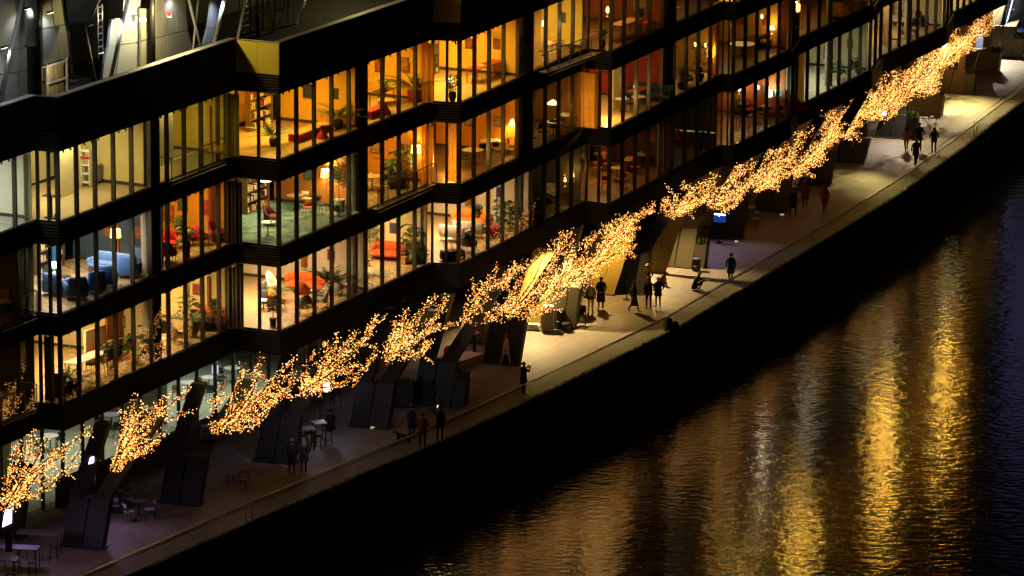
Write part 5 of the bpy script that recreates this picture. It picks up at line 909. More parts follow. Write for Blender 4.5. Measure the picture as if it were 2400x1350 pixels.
for x_, y_, c_, lb in ((540, 1136, '#7a7a78', 'grey stool cushion left of the dark terrace group'), (572, 1128, '#8a5028', 'brown stool cushion in the dark terrace group'), (568, 1148, '#8a4c20', 'front brown stool cushion in the dark terrace group')): stool(lb, x_, y_, 0, 20, c_, h=.5)
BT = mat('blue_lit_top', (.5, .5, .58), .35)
for k, (x_, y_) in enumerate(((748, 1038), (722, 1052), (768, 946), (690, 1056))):
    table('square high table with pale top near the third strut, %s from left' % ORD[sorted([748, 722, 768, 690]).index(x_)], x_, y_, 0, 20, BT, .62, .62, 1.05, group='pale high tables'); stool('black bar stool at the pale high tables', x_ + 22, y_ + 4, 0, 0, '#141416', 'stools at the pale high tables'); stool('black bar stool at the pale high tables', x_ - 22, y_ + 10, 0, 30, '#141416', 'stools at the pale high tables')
lamp('SPOT', at(748, 960, 3.8), 260, (.75, .72, 1), .1, at(745, 1010, 1), 75, .7, name='table_spot')
t = put('shelf_ladder', 'dark slim rack with rungs behind the pale high tables', 'rack', 762, 986, 0, 10)
for x in (-.25, .25): MB().tube([(x, 0, 0), (x, 0, 2.2)], .025, 6).build('upright', BLACK, t)
for k in range(7): MB().tube([(-.25, 0, .3 + k * .28), (.25, 0, .3 + k * .28)], .018, 5).build('rung', BLACK, t)
tlamp('white square lantern glowing among the fairy lights', 765, 920, 0, 1.5, (.85, .85, 1), 20, (.8, .8, 1), .16, 'box', 4)
rtable('dark round table with stools left of the fifth strut', 905, 930, 0, RT_, .4, .95, items=3)
for x_, y_ in ((925, 926), (886, 936)): stool('grey stool at the dark round table left of the fifth strut', x_, y_, 0, 0, LG, 'stools left of the fifth strut')
wallbox_m = mat('dark_hedge_box', (.03, .03, .028), .8)
t = put('black_box_planter', 'bulky dark planter box left of the fifth strut', 'planter', 945, 950, 0, -20); MB().rbox((0, 0, .55), (1.3, .7, 1.1), .06).build('box', wallbox_m, t); o = stuff(tuft(160, .6, .3, .4, 77).build('foliage', GREENS[0], t)); o.location.z = 1.05
GSC = mat('gold_screen', (.30, .22, .05), .5, .05, var=.12, scale=.8)
for x_, y_, w_, lb in ((1128, 806, 1.5, 'tall gold panel left of the sixth strut'), (1232, 758, 1.7, 'tall gold panel behind the equipment case'), (1405, 690, 1.6, 'tall gold panel behind the long black coat'), (1528, 640, 1.5, 'tall gold panel between the eighth and ninth struts')):
    t = thing('gold_screen', lb, 'panel', at(x_, y_, 0), R(-18)); slanted(MB(), -w_ / 2, -.01, 0, .12, 3.9, .9, 1.3, 1).build('panel', GSC, t); slanted(MB(), .01, w_ / 2, 0, .12, 3.9, .9, 1.3, 1).build('panel', GSC, t); MB().box((0, .1, .03), (w_ + .1, .4, .06)).build('base_plate', DGREY, t)
# red spiral seat, bench and amplifier of the stage corner
t = put('spiral_chair', 'red and white striped round chair on the low stage', 'chair', 1056, 838, 0, -20, z=.45)
for k in range(5): MB().tube([(math.cos(a) * (.08 + k * .06), -.02 * k, .3 + math.sin(a) * (.08 + k * .06)) for a in [j * .3 for j in range(22)]], .045, 6).build('ring', mat('red_ring', (.62, .01, .03), .4) if k % 2 == 0 else mat('white_ring', (.7, .45, .45), .4), t)
legs4(t, .2, .15, .12, .02)
t = put('stage_bench', 'low timber stage bench with lit top under the deck', 'bench', 1082, 858, 0, 55); MB().box((0, 0, .22), (2.4, .9, .44)).build('body', mat('stage_grey', (.2, .17, .15), .7), t); MB().box((0, 0, .46), (2.44, .94, .04)).build('top', OAK, t)
t = put('amplifier_cabinet', 'tall silver-edged amplifier cabinet beside the gold wall', 'amplifier', 1285, 773, 0, -12)
MB().box((0, 0, .55), (.66, .5, 1.02)).build('body', mat('amp_olive', (.22, .19, .09), .7), t)
for x in (-.34, .34):
    for y in (-.26, .26): MB().box((x, y, .56), (.04, .04, 1.08)).build('edge_trim', WHITE, t)
for z in (.05, 1.09): MB().box((0, -.27, z), (.7, .03, .05)).build('edge_trim', WHITE, t)
MB().box((0, 0, 1.2), (.56, .42, .16)).build('mixer', mat('mixer_grey', (.4, .4, .42), .4), t); MB().box((0, 0, 1.3), (.5, .36, .03)).build('lid', WHITE, t); legs4(t, .26, .18, .04, .03, BLACK, 0)
t = put('speaker_box', 'black speaker box behind the silver-edged amplifier', 'speaker', 1312, 768, 0, -12); MB().rbox((0, 0, .5), (.45, .45, 1.0), .03).build('cabinet', BLACK, t); MB().lathe([(.16, 0), (.12, .03)], 14).build('cone', DGREY, t).location = (0, -.25, .4)
t = put('equipment_case', 'low pale equipment case on the floor beside the amplifier', 'case', 1250, 772, 0, -15); MB().rbox((0, 0, .14), (.7, .45, .22), .04).build('case', mat('case_pale', (.55, .5, .38), .6), t); MB().rbox((0, 0, .28), (.6, .38, .06), .02).build('lid', WHITE, t); MB().tube([(-.1, -.24, .16), (.1, -.24, .16)], .015, 5).build('handle', BLACK, t)
t = put('pot_stand', 'dark conical pot beside the amplifier', 'pot', 1327, 776, 0, 0); MB().lathe([(.2, 0), (.24, .4), (.2, .45)], 14).build('pot', BLACK, t)
for x_, y_, lb in ((1345, 766, 'black queue post right of the dark pot'), (1372, 764, 'black queue post nearest the pale backpack walker'), (1468, 702, 'black queue post beside the grey strut')):
    t = put('queue_post', lb, 'post', x_, y_, 0, 0); MB().lathe([(.18, 0), (.18, .03), (.03, .05)], 14).build('base', BLACK, t); MB().tube([(0, 0, .04), (0, 0, 1.0)], .03, 8).build('pole', BLACK, t); MB().lathe([(.04, 1.0), (.04, 1.05)], 8).build('cap', DGREY, t)
plant('leafy shrub in tall dark pot beside the queue posts', 1348, 752, 0, '#2a2a24', 'bushy', 1.1, .3, .9, 60, 'drum'); plant('small pine in dark pot behind the queue posts', 1362, 736, 0, '#20241c', 'tree', 1.2, .25, .5, 61); plant('leafy shrub in dark pot beside the grey strut', 1488, 662, 0, '#2a2a24', 'bushy', 1.0, .3, .75, 62, 'drum')
t = put('ledge_table', 'oak bar ledge with a lit edge between two struts', 'bar ledge', 1570, 615, 0, -14); MB().box((0, 0, 1.08), (1.7, .4, .07)).build('ledge', OAK, t); MB().box((-.75, 0, .52), (.08, .3, 1.04)).build('leg', DGREY, t); MB().box((.75, 0, .52), (.08, .3, 1.04)).build('leg', DGREY, t)
t = put('ledge_table', 'small red-brown wall ledge left of the sixth strut', 'bar ledge', 1112, 830, 0, 40); MB().box((0, 0, 1.08), (.6, .3, .06)).build('ledge', OAK, t); MB().box((0, 0, .52), (.08, .2, 1.04)).build('leg', DGREY, t)
t = put('loudspeaker', 'black loudspeaker with blue top near the crouching person', 'loudspeaker', 1632, 634, 0, -10); MB().rbox((0, 0, .35), (.42, .4, .66), .03).build('cabinet', BLACK, t); MB().box((0, 0, .69), (.36, .34, .02)).build('top', mat('blue_glow_top', (.05, .1, .5), .4), t); MB().lathe([(.13, 0), (.1, .03)], 12).build('cone', DGREY, t).location = (0, -.21, .3)  # blue paint on top stands in for a small blue light
t = put('display_sign', 'blue glowing display sign on a thin pole under the lights', 'sign', 1686, 568, 0, -12); MB().tube([(0, 0, 0), (0, 0, 1.15)], .025, 6).build('pole', DGREY, t); MB().lathe([(.2, 0), (.2, .02)], 12).build('base', BLACK, t); MB().box((0, 0, 1.5), (.75, .06, .62)).build('casing', BLACK, t)
MB().box((0, -.034, 1.42), (.7, .01, .46)).build('screen', emit('blue_screen', (.01, .08, .45), .5), t)
for k, (cx, w__) in enumerate(((-.17, .3), (.12, .28), (.27, .1))): MB().box((cx, -.042, 1.66 - .012 * k), (w__, .012, .075)).build('bright_mark', emit('screen_mark', (.85, .95, 1), 7), t)
MB().box((-.03, -.042, 1.58), (.06, .012, .07)).build('bright_mark', MATS['screen_mark'], t)
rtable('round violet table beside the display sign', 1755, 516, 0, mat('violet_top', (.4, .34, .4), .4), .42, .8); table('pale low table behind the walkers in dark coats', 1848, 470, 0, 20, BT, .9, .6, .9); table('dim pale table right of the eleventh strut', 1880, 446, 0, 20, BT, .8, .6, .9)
for x_, y_ in ((1740, 535), (1770, 530), (1836, 470), (1866, 476)): chair('dim wire chair near the violet table', x_, y_, 0, x_, LG, DGREY, 'wire chairs by the violet table')
t = put('office_chair', 'small swivel stool between the ninth and tenth struts', 'stool', 1650, 552, 0, 0); MB().rbox((0, 0, .5), (.4, .4, .07), .03).build('seat', fab('#2a2426'), t); MB().tube([(0, 0, .06), (0, 0, .48)], .025, 6).build('stem', BLACK, t)
for k in range(5): MB().tube([(0, 0, .08), (math.cos(k * 1.256) * .27, math.sin(k * 1.256) * .27, .03)], .016, 5).build('foot', BLACK, t)
t = put('tv_panel', 'bright white lamp box in the fairy lights at right', 'lamp', 2068, 318, 0, -10); MB().tube([(0, 0, 0), (0, 0, 1.35)], .03, 6).build('pole', BLACK, t); MB().box((0, 0, 1.5), (.55, .1, .32)).build('casing', BLACK, t); MB().box((0, -.055, 1.5), (.45, .012, .24)).build('diffuser', emit('tv_white', (.9, .93, 1), 8), t)
for k, (x_, y_) in enumerate(((1726, 568), (1833, 505), (2184, 275), (2104, 302), (873, 1005))):
    t = put('ground_marker', 'small pale ground marker light on the paving, %s from left' % ORD[sorted([1726, 1833, 2184, 2104, 873]).index(x_)], 'ground light', x_, y_, 0, 20, 'ground marker lights', z=.005); MB().box((0, 0, .05), (.22, .14, .1), taper=.8).build('body', emit('marker', (1, .8, .5), .35), t); MB().box((0, 0, .008), (.28, .2, .016)).build('plate', DGREY, t)
# far end: glass screens and pale hoarding
t = thing('glass_screen', 'pale blue glass screen fence at the far right end', 'fence', at(2366, 88, 0), R(28))
for k in range(5):
    MB().box((k * 1.1 + .55, 0, 1.0), (1.06, .03, 1.9)).build('pane', glass('frost_blue', (.5, .58, .75), .8, .3), t); MB().box((k * 1.1, 0, 1.0), (.05, .06, 2.0)).build('post', mat('pale_post_blue', (.6, .66, .8), .4), t)
MB().box((2.75, 0, 2.0), (5.5, .07, .06)).build('top_rail', MATS['pale_post_blue'], t); MB().box((2.75, -.1, .2), (5.5, .25, .4)).build('kerb', WHITE, t)
t = thing('far_hoarding', 'pale violet hoarding behind the glass screen at far right', 'hoarding', at(2355, 62, 0), R(20)); MB().box((5, 0, 1.6), (10, .2, 3.2)).build('board', mat('hoarding', (.5, .46, .55), .7), t); MB().box((5, -.15, .2), (10, .3, .4)).build('footing', DGREY, t)
# unseen block with glowing blue panels, added for the blue reflection in the river
t = thing('unseen_blue_block', 'blue-lit block beyond the far right end', 'building', (48, 358, 0), 0); MB().box((0, 0, 20), (17, 12, 40)).build('wall', mat('blue_block_dark', (.05, .05, .06), .7), t)
for k in range(5):
    for j in range(4): MB().box((-6.3 + j * 4.2, -6.03, 17 + k * 4), (3, .06, 2.2)).build('window', emit('blue_reflection_panel', (.46, .42, 1), .3), t)

# ------------------------------------------------------------------ people and dogs on the promenade
SKIN = mat('skin', (.42, .25, .17), .55, var=.08)
def clothm(h): return mat('cloth_' + h.strip('#'), srgb(h), .85, var=.2, scale=14, bump=.15)
def skinned(verts, edges, radii, name):
    me = bpy.data.meshes.new(name + '_rig'); me.from_pydata(verts, edges, []); o = bpy.data.objects.new(name + '_rig', me); COL.objects.link(o)
    md = o.modifiers.new('skin', 'SKIN'); md.use_smooth_shade = True; md.branch_smoothing = .4
    for i, r in enumerate(radii): sv = me.skin_vertices[0].data[i]; sv.radius = r if isinstance(r, tuple) else (r, r); sv.use_root = i == 0
    sb = o.modifiers.new('sub', 'SUBSURF'); sb.levels = 1; sb.render_levels = 1
    return o
RIGS = []
def lerp(a, b, f): return tuple(x + (y - x) * f for x, y in zip(a, b))
def person(lb, x, y, rz, h=1.72, pose='stand', top='#151515', legs='#15161a', hair='#1c120a', coat=None, hem=.5, hat=None, shoes='#0c0c0c', long_hair=False, bag=None, z=0., hood=False):
    t = thing('person', lb, 'person', at(x, y, z), R(rz)); k = h / 1.72; lean = 0.
    J = dict(pel=(0, 0, .93), wst=(0, 0, 1.08), chs=(0, .01, 1.28), nek=(0, 0, 1.47), hd0=(0, -.01, 1.56), hd1=(0, -.015, 1.645))
    for s, n in ((-1, 'l'), (1, 'r')):
        J.update({'sh' + n: (s * .17, 0, 1.41), 'el' + n: (s * .235, .02, 1.14), 'wr' + n: (s * .245, -.05, .9), 'ha' + n: (s * .245, -.08, .81), 'hp' + n: (s * .095, 0, .88), 'kn' + n: (s * .105, -.02, .49), 'an' + n: (s * .11, .02, .09), 'to' + n: (s * .13, -.13, .035)})
    def st(**kw): J.update(kw)
    if pose == 'walk': st(knl=(-.1, -.16, .5), anl=(-.1, -.22, .1), tol=(-.1, -.36, .05), knr=(.1, .1, .48), anr=(.1, .3, .14), tor=(.1, .2, .04), ell=(-.24, .12, 1.15), wrl=(-.24, .12, .92), hal=(-.24, .1, .83), elr=(.24, -.1, 1.15), wrr=(.22, -.22, .96), har=(.22, -.27, .89))
    if pose == 'photo': st(ell=(-.26, -.16, 1.22), wrl=(-.1, -.3, 1.42), hal=(-.05, -.33, 1.49), elr=(.26, -.16, 1.22), wrr=(.1, -.3, 1.42), har=(.05, -.33, 1.49))
    if pose == 'photo1': st(elr=(.27, -.12, 1.22), wrr=(.2, -.26, 1.45), har=(.17, -.29, 1.53))
    if pose == 'back': st(ell=(-.27, .1, 1.14), wrl=(-.12, .18, .98), hal=(-.02, .2, .95), elr=(.27, .1, 1.14), wrr=(.12, .18, .98), har=(.03, .2, .93))
    if pose == 'pocket': st(ell=(-.3, .08, 1.13), wrl=(-.23, -.06, .98), hal=(-.17, -.12, .95), elr=(.3, .08, 1.13), wrr=(.23, -.06, .98), har=(.17, -.12, .95))
    if pose == 'hip': st(ell=(-.38, .1, 1.16), wrl=(-.2, -.02, 1.0), hal=(-.12, -.06, .98))
    if pose == 'crouch':
        st(pel=(0, .14, .3), wst=(0, .12, .42), chs=(0, .02, .62), nek=(0, -.06, .8), hd0=(0, -.12, .88), hd1=(0, -.15, .96))
        for s, n in ((-1, 'l'), (1, 'r')): J.update({'sh' + n: (s * .17, -.02, .75), 'el' + n: (s * .24, -.2, .52), 'wr' + n: (s * .14, -.42, .56), 'ha' + n: (s * .08, -.5, .59), 'hp' + n: (s * .1, .12, .28), 'kn' + n: (s * .13, -.3, .42), 'an' + n: (s * .11, -.06, .08), 'to' + n: (s * .12, -.22, .035)})
    if pose == 'sit':
        st(pel=(0, .05, .5), wst=(0, .06, .64), chs=(0, .02, .86), nek=(0, -.02, 1.05), hd0=(0, -.04, 1.14), hd1=(0, -.05, 1.22))
        for s, n in ((-1, 'l'), (1, 'r')): J.update({'sh' + n: (s * .17, 0, .99), 'el' + n: (s * .24, -.06, .74), 'wr' + n: (s * .18, -.26, .66), 'ha' + n: (s * .15, -.34, .66), 'hp' + n: (s * .1, .02, .48), 'kn' + n: (s * .13, -.4, .5), 'an' + n: (s * .12, -.4, .09), 'to' + n: (s * .13, -.54, .035)})
    rad = dict(pel=(.15, .115), wst=(.135, .1), chs=(.165, .115), nek=.055, hd0=.082, hd1=.09)
    for n in 'lr': rad.update({'sh' + n: .068, 'el' + n: .048, 'wr' + n: .032, 'ha' + n: .036, 'hp' + n: .1, 'kn' + n: .062, 'an' + n: .042, 'to' + n: .036})
    names = list(J); idx = {n: i for i, n in enumerate(names)}
    E = [('pel', 'wst', 't'), ('wst', 'chs', 't'), ('chs', 'nek', 't'), ('nek', 'hd0', 's'), ('hd0', 'hd1', 's')]
    for n in 'lr': E += [('chs', 'sh' + n, 't'), ('sh' + n, 'el' + n, 't'), ('el' + n, 'wr' + n, 't'), ('wr' + n, 'ha' + n, 's'), ('pel', 'hp' + n, 'l'), ('hp' + n, 'kn' + n, 'l'), ('kn' + n, 'an' + n, 'l'), ('an' + n, 'to' + n, 'f')]
    o = skinned([tuple(c * k for c in J[n]) for n in names], [(idx[a], idx[b]) for a, b, _ in E], [tuple(q * k for q in rad[n]) if isinstance(rad[n], tuple) else rad[n] * k for n in names], 'person')
    RIGS.append((o, t, [(Vector(J[a]) * k, Vector(J[b]) * k, c) for a, b, c in E], (clothm(coat or top), SKIN, clothm(legs), clothm(shoes)), 'body'))
    # fingers
    fm = MB()
    for n in 'lr':
        wv, hv = Vector(J['wr' + n]) * k, Vector(J['ha' + n]) * k; d = (hv - wv).normalized(); sd = d.cross(Vector((1, 0, 0)) if pose not in ('stand', 'walk') else Vector((0, 0, 1)).cross(d)); sd = sd.normalized() if sd.length > .1 else Vector((0, 1, 0)); cu = d.cross(sd)
        for j in range(4):
            b0 = hv + sd * (j - 1.5) * .019; ln = (.062, .072, .068, .052)[j]; fm.tube([b0, b0 + d * ln * .55 + cu * .008, b0 + d * ln + cu * .026], .0085, 5, r1=.006)
        fm.tube([wv.lerp(hv, .45) + sd * .03, wv.lerp(hv, .8) + sd * .062, hv + sd * .058 + d * .02], .0095, 5, r1=.007)
    fm.build('hands', SKIN, t, True)
    # face and hair
    hd = Vector(J['hd1']) * k - Vector((0, 0, .03)); fc = MB()
    fc.add([hd + Vector(p) for p in ((-.014, -.085, -.02), (.014, -.085, -.02), (0, -.118, -.022), (0, -.09, .015))], [(0, 1, 2), (1, 3, 2), (3, 0, 2)])
    for s in (-1, 1): fc.ball(hd + Vector((s * .032, -.084, .012)), .011, 1, 6); fc.ball(hd + Vector((s * .09, 0, -.01)), .02, 0, 6, (.5, 1, 1.4))
    fc.box(hd + Vector((0, -.083, -.05)), (.04, .012, .01), mi=2); fc.build('face', [SKIN, mat('eye', (.02, .015, .01), .3), mat('lips', (.3, .1, .09), .5)], t)
    hm = MB(); hm.loft([[hd + Vector((a_ * math.cos(q), .02 + b_ * math.sin(q) + off, zz)) for q in [j * .5236 for j in range(12)]] for a_, b_, zz, off in ((.096, .075, -.03, .03), (.105, .098, .02, .012), (.098, .1, .06, .0), (.07, .075, .095, .0), (.02, .02, .112, 0))])
    if long_hair: hm.loft([[hd + Vector((a_ * math.cos(q), off + b_ * math.sin(q), zz)) for q in [j * .5236 for j in range(12)]] for a_, b_, zz, off in ((.1, .05, .0, .06), (.12, .055, -.12, .09), (.12, .05, -.26, .11), (.07, .03, -.36, .12))])
    hm.build('hair', clothm(hair), t, True)
    if hat: MB().loft([[hd + Vector((a_ * math.cos(q), .012 + b_ * math.sin(q), zz)) for q in [j * .5236 for j in range(12)]] for a_, b_, zz in ((.112, .115, .028), (.118, .12, .05), (.108, .11, .1), (.07, .075, .14), (.02, .02, .155))]).build('hat', clothm(hat), t, True)
    if hood: MB().loft([[hd + Vector((a_ * math.cos(q), .03 + b_ * math.sin(q), zz)) for q in [j * .5236 for j in range(12)]] for a_, b_, zz in ((.15, .12, -.16), (.13, .12, -.02), (.115, .12, .07), (.05, .05, .125))]).build('hood', clothm(coat or top), t, True)
    if coat:
        P_, W_, C_, N_ = (Vector(J[n]) * k for n in ('pel', 'wst', 'chs', 'nek')); rings = []
        low = P_ - Vector((0, 0, (.93 - hem) * k)) if pose not in ('crouch', 'sit') else P_ + Vector((0, .02, -.2 * k))
        for c, a_, b_ in ((low, .235, .19), (low.lerp(P_, .6), .21, .165), (P_, .195, .15), (W_, .18, .138), (C_, .212, .148), (C_.lerp(N_, .62), .205, .12), (N_ - Vector((0, 0, .01)), .09, .085), (N_ + Vector((0, 0, .03)), .075, .075)):
            rings.append([c + Vector((a_ * k * math.cos(q), b_ * k * math.sin(q), 0)) for q in [j * .3927 for j in range(16)]])
        MB().loft(rings, cap=False).build('coat', clothm(coat), t, True)
    if bag:
        kind, bc = bag; m = clothm(bc)
        if kind == 'pack': MB().rbox(Vector(J['chs']) * k + Vector((0, .2, -.06)), (.32, .17, .44), .06, puff=.015).build('backpack', m, t, True)
        if kind == 'box': MB().rbox((.33, .02, 1.0), (.14, .3, .42), .03).build('case', m, t)
        if kind == 'tote': MB().rbox((.3, .03, .78), (.1, .3, .3), .03).build('tote_bag', m, t)
        if kind == 'phone': p_ = (Vector(J['hal']) + Vector(J['har'])) / 2 if pose == 'photo' else Vector(J['har']); MB().box(p_ * k + Vector((0, -.03, .05)), (.075, .01, .15)).build('phone', emit('phone_glow', (1, .95, .8), 1.2), t)
        if kind == 'book': MB().box(((Vector(J['hal']) + Vector(J['har'])) / 2) * k + Vector((0, -.05, .03)), (.16, .1, .02)).build('open_book', WHITE, t)
    return t
P = person
P('person in black coat, left one of the pair near the third strut', 684, 1112, 160, 1.7, 'stand', coat='#0f0f10', hem=.75, hat='#5a4a3c')
P('person in black coat with blond hair, right one of the pair near the third strut', 712, 1110, 200, 1.74, 'pocket', coat='#101012', hem=.62, hair='#6a4a28', long_hair=True)
P('person in dark coat with rust cap standing behind the small dog', 965, 1030, 150, 1.72, 'stand', coat='#141210', hem=.6, hat='#5a2014')
P('person in orange-brown jacket at the glass balustrade', 990, 1050, 175, 1.75, 'pocket', coat='#6a3c10', hem=.72, legs='#14120e', hair='#2a160c')
P('person in dark coat holding up a lit phone at the balustrade', 1031, 1034, 170, 1.76, 'photo1', coat='#121210', hem=.7, bag=('phone', '#ffffff'))
P('person in dark jacket seated left of the dark round table', 880, 958, 60, 1.7, 'sit', coat='#151314', hem=.5)
P('person in dark hooded coat standing by the fifth strut', 1012, 968, 140, 1.72, 'stand', coat='#17150f', hem=.5, hair='#54401e', hood=True)
P('person in black taking a photo with both arms raised', 1227, 926, 120, 1.72, 'photo', coat='#0d0d0f', hem=.62, bag=('phone', '#ffffff'))
P('person in white outfit walking past the sixth strut', 1185, 858, 110, 1.7, 'walk', coat='#c8bfa8', hem=.7, legs='#c9c2ac', shoes='#a8a090', hair='#6a4420', long_hair=True)
P('blond person in white trousers with a white backpack', 1384, 733, 170, 1.68, 'stand', coat='#6a4a28', hem=.8, legs='#d8cfb8', hair='#b88c44', long_hair=True, shoes='#b0a890', bag=('pack', '#cfc8b4'))
P('person in long black coat with hands behind the back', 1408, 725, 190, 1.8, 'back', coat='#0e0e10', hem=.42, hair='#120c08')
P('person in long dark coat striding with a case', 1486, 732, 100, 1.72, 'walk', coat='#16110f', hem=.4, hair='#4a2416', long_hair=True, bag=('box', '#17181a'))
P('person in pale woolly hat and maroon coat holding the dog lead', 1517, 690, 150, 1.7, 'hip', coat='#2a1410', hem=.7, hat='#c9b49a', legs='#3a352c')
P('person in red beanie and dark jacket', 1520, 724, 185, 1.74, 'hip', coat='#15120f', hem=.78, hat='#8a0a14', legs='#101010')
P('person in dark jacket and flared trousers beside the red beanie', 1542, 722, 195, 1.73, 'pocket', coat='#1a1a1c', hem=.7, hair='#b06a2a', legs='#0d0d10')
P('crouching person in black with white cap reading', 1634, 680, 80, 1.7, 'crouch', coat='#0c0d10', hem=.5, hat='#d8ccb0', hair='#6a4a24', long_hair=True, legs='#0b0c10', shoes='#c8bfa4', bag=('book', '#ffffff'))
P('person in dark coat and yellow hat walking alone by the balustrade', 1712, 664, 185, 1.72, 'walk', coat='#15150f', hem=.6, hat='#7a6420', legs='#2a241c')
P('person in black beside the brown coat near the eleventh strut', 1858, 508, 160, 1.76, 'walk', coat='#0c0c0b', hem=.55)
P('person in hooded brown coat near the eleventh strut', 1886, 488, 180, 1.72, 'walk', coat='#6a4014', hem=.55, hood=True)
P('person in red puffer coat walking away', 1932, 498, 185, 1.7, 'walk', coat='#8a0d10', hem=.62, hair='#1a0e08', hood=True)
P('person with long dark hair in pink jacket, left of the walking group', 2124, 356, 185, 1.72, 'walk', coat='#8a5a4c', hem=.78, hair='#1a0d08', long_hair=True, legs='#131418')
P('tall person in black jacket at the middle of the walking group', 2153, 356, 185, 1.88, 'pocket', coat='#0d0e10', hem=.72, hair='#20140c', legs='#101114')
P('person in dark coat with fair hair walking in front of the tall one', 2146, 388, 10, 1.74, 'walk', coat='#0e0e0f', hem=.66, hair='#6a5220', legs='#121214')
P('person in black jacket and jeans, right of the walking group', 2188, 360, 180, 1.68, 'pocket', coat='#0c0d10', hem=.8, hair='#5a3c18', long_hair=True, legs='#1a2230')
P('person in dark clothes seated behind the pale high tables', 775, 1020, 200, 1.7, 'sit', coat='#100f12', hem=.5, z=.3)
def dog(lb, x, y, rz, col, pose='sit', face='#3a2412', k=1.):
    t = thing('dog', lb, 'dog', at(x, y, 0), R(rz))
    if pose == 'sit': J = [((0, .16, .14), .12), ((0, .06, .3), .13), ((0, -.05, .44), .12), ((0, -.1, .56), .075), ((0, -.14, .66), .085), ((0, -.24, .63), .05), ((0, -.31, .61), .035), ((-.09, -.1, .36), .05), ((-.09, -.12, .16), .035), ((-.09, -.17, .03), .035), ((.09, -.1, .36), .05), ((.09, -.12, .16), .035), ((.09, -.17, .03), .035), ((-.12, .1, .12), .08), ((-.14, -.06, .06), .05), ((-.14, -.16, .03), .035), ((.12, .1, .12), .08), ((.14, -.06, .06), .05), ((.14, -.16, .03), .035), ((0, .3, .08), .03), ((0, .42, .06), .02)]
    else: J = [((0, .26, .4), .11), ((0, .08, .39), .105), ((0, -.18, .42), .125), ((0, -.28, .52), .075), ((0, -.35, .6), .08), ((0, -.44, .57), .048), ((0, -.51, .55), .033), ((-.08, -.2, .3), .05), ((-.08, -.19, .15), .032), ((-.08, -.23, .03), .033), ((.08, -.22, .3), .05), ((.08, -.24, .15), .032), ((.08, -.28, .03), .033), ((-.08, .22, .28), .075), ((-.08, .32, .15), .035), ((-.08, .27, .03), .033), ((.08, .24, .28), .075), ((.08, .36, .15), .035), ((.08, .31, .03), .033), ((0, .36, .46), .03), ((0, .46, .54), .018)]
    E = [(0, 1), (1, 2), (2, 3), (3, 4), (4, 5), (5, 6), (2, 7), (7, 8), (8, 9), (2, 10), (10, 11), (11, 12), (0, 13), (13, 14), (14, 15), (0, 16), (16, 17), (17, 18), (0, 19), (19, 20)]
    o = skinned([tuple(c * k for c in p) for p, r in J], E, [r * k for p, r in J], 'dog'); m = mat('fur_' + col.strip('#'), srgb(col), .95, var=.35, scale=18, bump=.6)
    RIGS.append((o, t, [(Vector(J[a][0]) * k, Vector(J[b][0]) * k, 't') for a, b in E], (m, m, m, m), 'body')); hd = Vector(J[4][0]) * k; fm = MB()
    for s in (-1, 1):
        fm.loft([[hd + Vector((s * a_, .02 + b_, zz)) for b_ in (-.035, .035)] + [hd + Vector((s * (a_ + .015), .02 + b_, zz)) for b_ in (.035, -.035)] for a_, zz in ((.06, .05), (.095, .0), (.09, -.09))], 0); fm.ball(hd + Vector((s * .035, -.075, .02)), .012, 1, 6)
    fm.ball(Vector(J[6][0]) * k + Vector((0, -.03, .01)), .02, 1, 6); fm.build('ears', [mat('fur_ear_' + col.strip('#'), srgb(face), .95, var=.3), BLACK], t); return t
dog('shaggy ginger dog sitting on the bright paving', 1554, 666, 60, '#8a4c1c', 'sit', '#5a2c10', 1.05); dog('small dark dog with pale head by the balustrade', 944, 1040, -90, '#17120e', 'stand', '#7a5a30', 1.0)
t = thing('dog_lead', 'thin dark dog lead between pale-hatted person and ginger dog', 'lead', at(1519, 690, 0)); a = Vector((.2, -.1, .98)); b = at(1554, 666, 0) - at(1519, 690, 0) + Vector((-.05, 0, .58)); MB().tube([a, a.lerp(b, .4) - Vector((0, 0, .12)), a.lerp(b, .75) - Vector((0, 0, .1)), b], .009, 5).build('strap', BLACK, t); MB().tube([a, a + Vector((-.05, 0, .06)), a + Vector((-.08, 0, 0))], .01, 5).build('loop', BLACK, t)
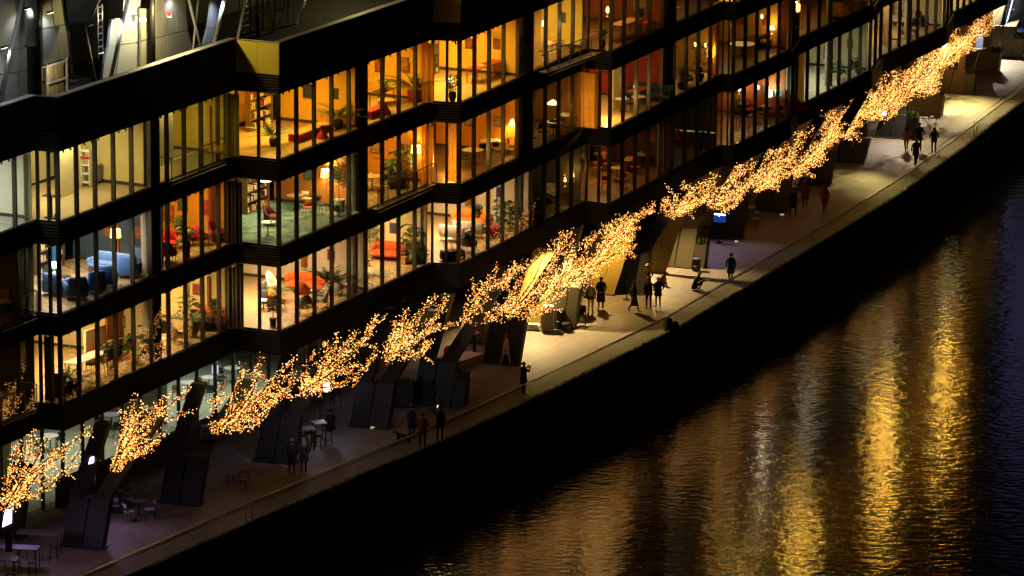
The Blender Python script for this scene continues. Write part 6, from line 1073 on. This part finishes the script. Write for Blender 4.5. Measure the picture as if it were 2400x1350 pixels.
for x_, y_, lb in ((1566, 783, 'black backpack leaning against the glass balustrade, taller one'), (1580, 778, 'black rucksack slumped beside the taller backpack at the balustrade')):
    t = thing('backpack', lb, 'backpack', at(x_, y_ - 6, 0), R(40)); hh = .72 if x_ < 1570 else .42; MB().rbox((0, 0, hh / 2), (.42, .3, hh), .1, puff=.03).build('body', clothm('#141013'), t, True); MB().rbox((0, -.19, hh * .33), (.3, .1, hh * .45), .05).build('pocket', clothm('#1a161a'), t, True); MB().tube([(-.12, .17, hh * .85), (-.14, .24, hh * .5), (-.12, .17, .1)], .02, 5).build('strap', clothm('#2a2824'), t); MB().tube([(.12, .17, hh * .85), (.14, .24, hh * .5), (.12, .17, .1)], .02, 5).build('strap', clothm('#2a2824'), t)
# grow all bodies at once, colour faces by the nearest bone
dg = bpy.context.evaluated_depsgraph_get(); KEY = {'t': 0, 's': 1, 'l': 2, 'f': 3}
for o, t, segs, ms, nm in RIGS:
    me = bpy.data.meshes.new_from_object(o.evaluated_get(dg)); me.name = nm; me.materials.clear()
    for m in ms: me.materials.append(m)
    mi = []
    for f in me.polygons:
        c = f.center; best = 9; bk_ = 't'
        for a, b, kd in segs:
            d = b - a; q = max(0, min(1, (c - a).dot(d) / d.length_squared)); e = (a + d * q - c).length - (.06 if kd == 's' and q > .2 else 0)
            if e < best: best = e; bk_ = kd
        mi.append(KEY[bk_])
    me.polygons.foreach_set('material_index', mi); me.polygons.foreach_set('use_smooth', [True] * len(me.polygons))
    b = bpy.data.objects.new(nm, me); COL.objects.link(b); b.parent = t
for o, *_ in RIGS: r_ = o.data; bpy.data.objects.remove(o); bpy.data.meshes.remove(r_)

# ------------------------------------------------------------------ labels: tell look-alikes apart by their order in the picture
from collections import defaultdict
bylab = defaultdict(list)
for o in THINGS: bylab[o['label']].append(o)
for lb, os_ in bylab.items():
    if len(os_) < 2: continue
    os_.sort(key=lambda o: pix(o.location)[0])
    for i, o in enumerate(os_): o['label'] = lb + ', %s from left' % ORD[i] if i < len(ORD) else lb + ', number %d from left' % (i + 1); o['group'] = o.get('group') or lb.split(',')[0] + 's'
for o in THINGS:
    wds = o['label'].split()
    if len(wds) > 16: o['label'] = o['label'].replace('bay from left', 'bay').replace('the ', '')
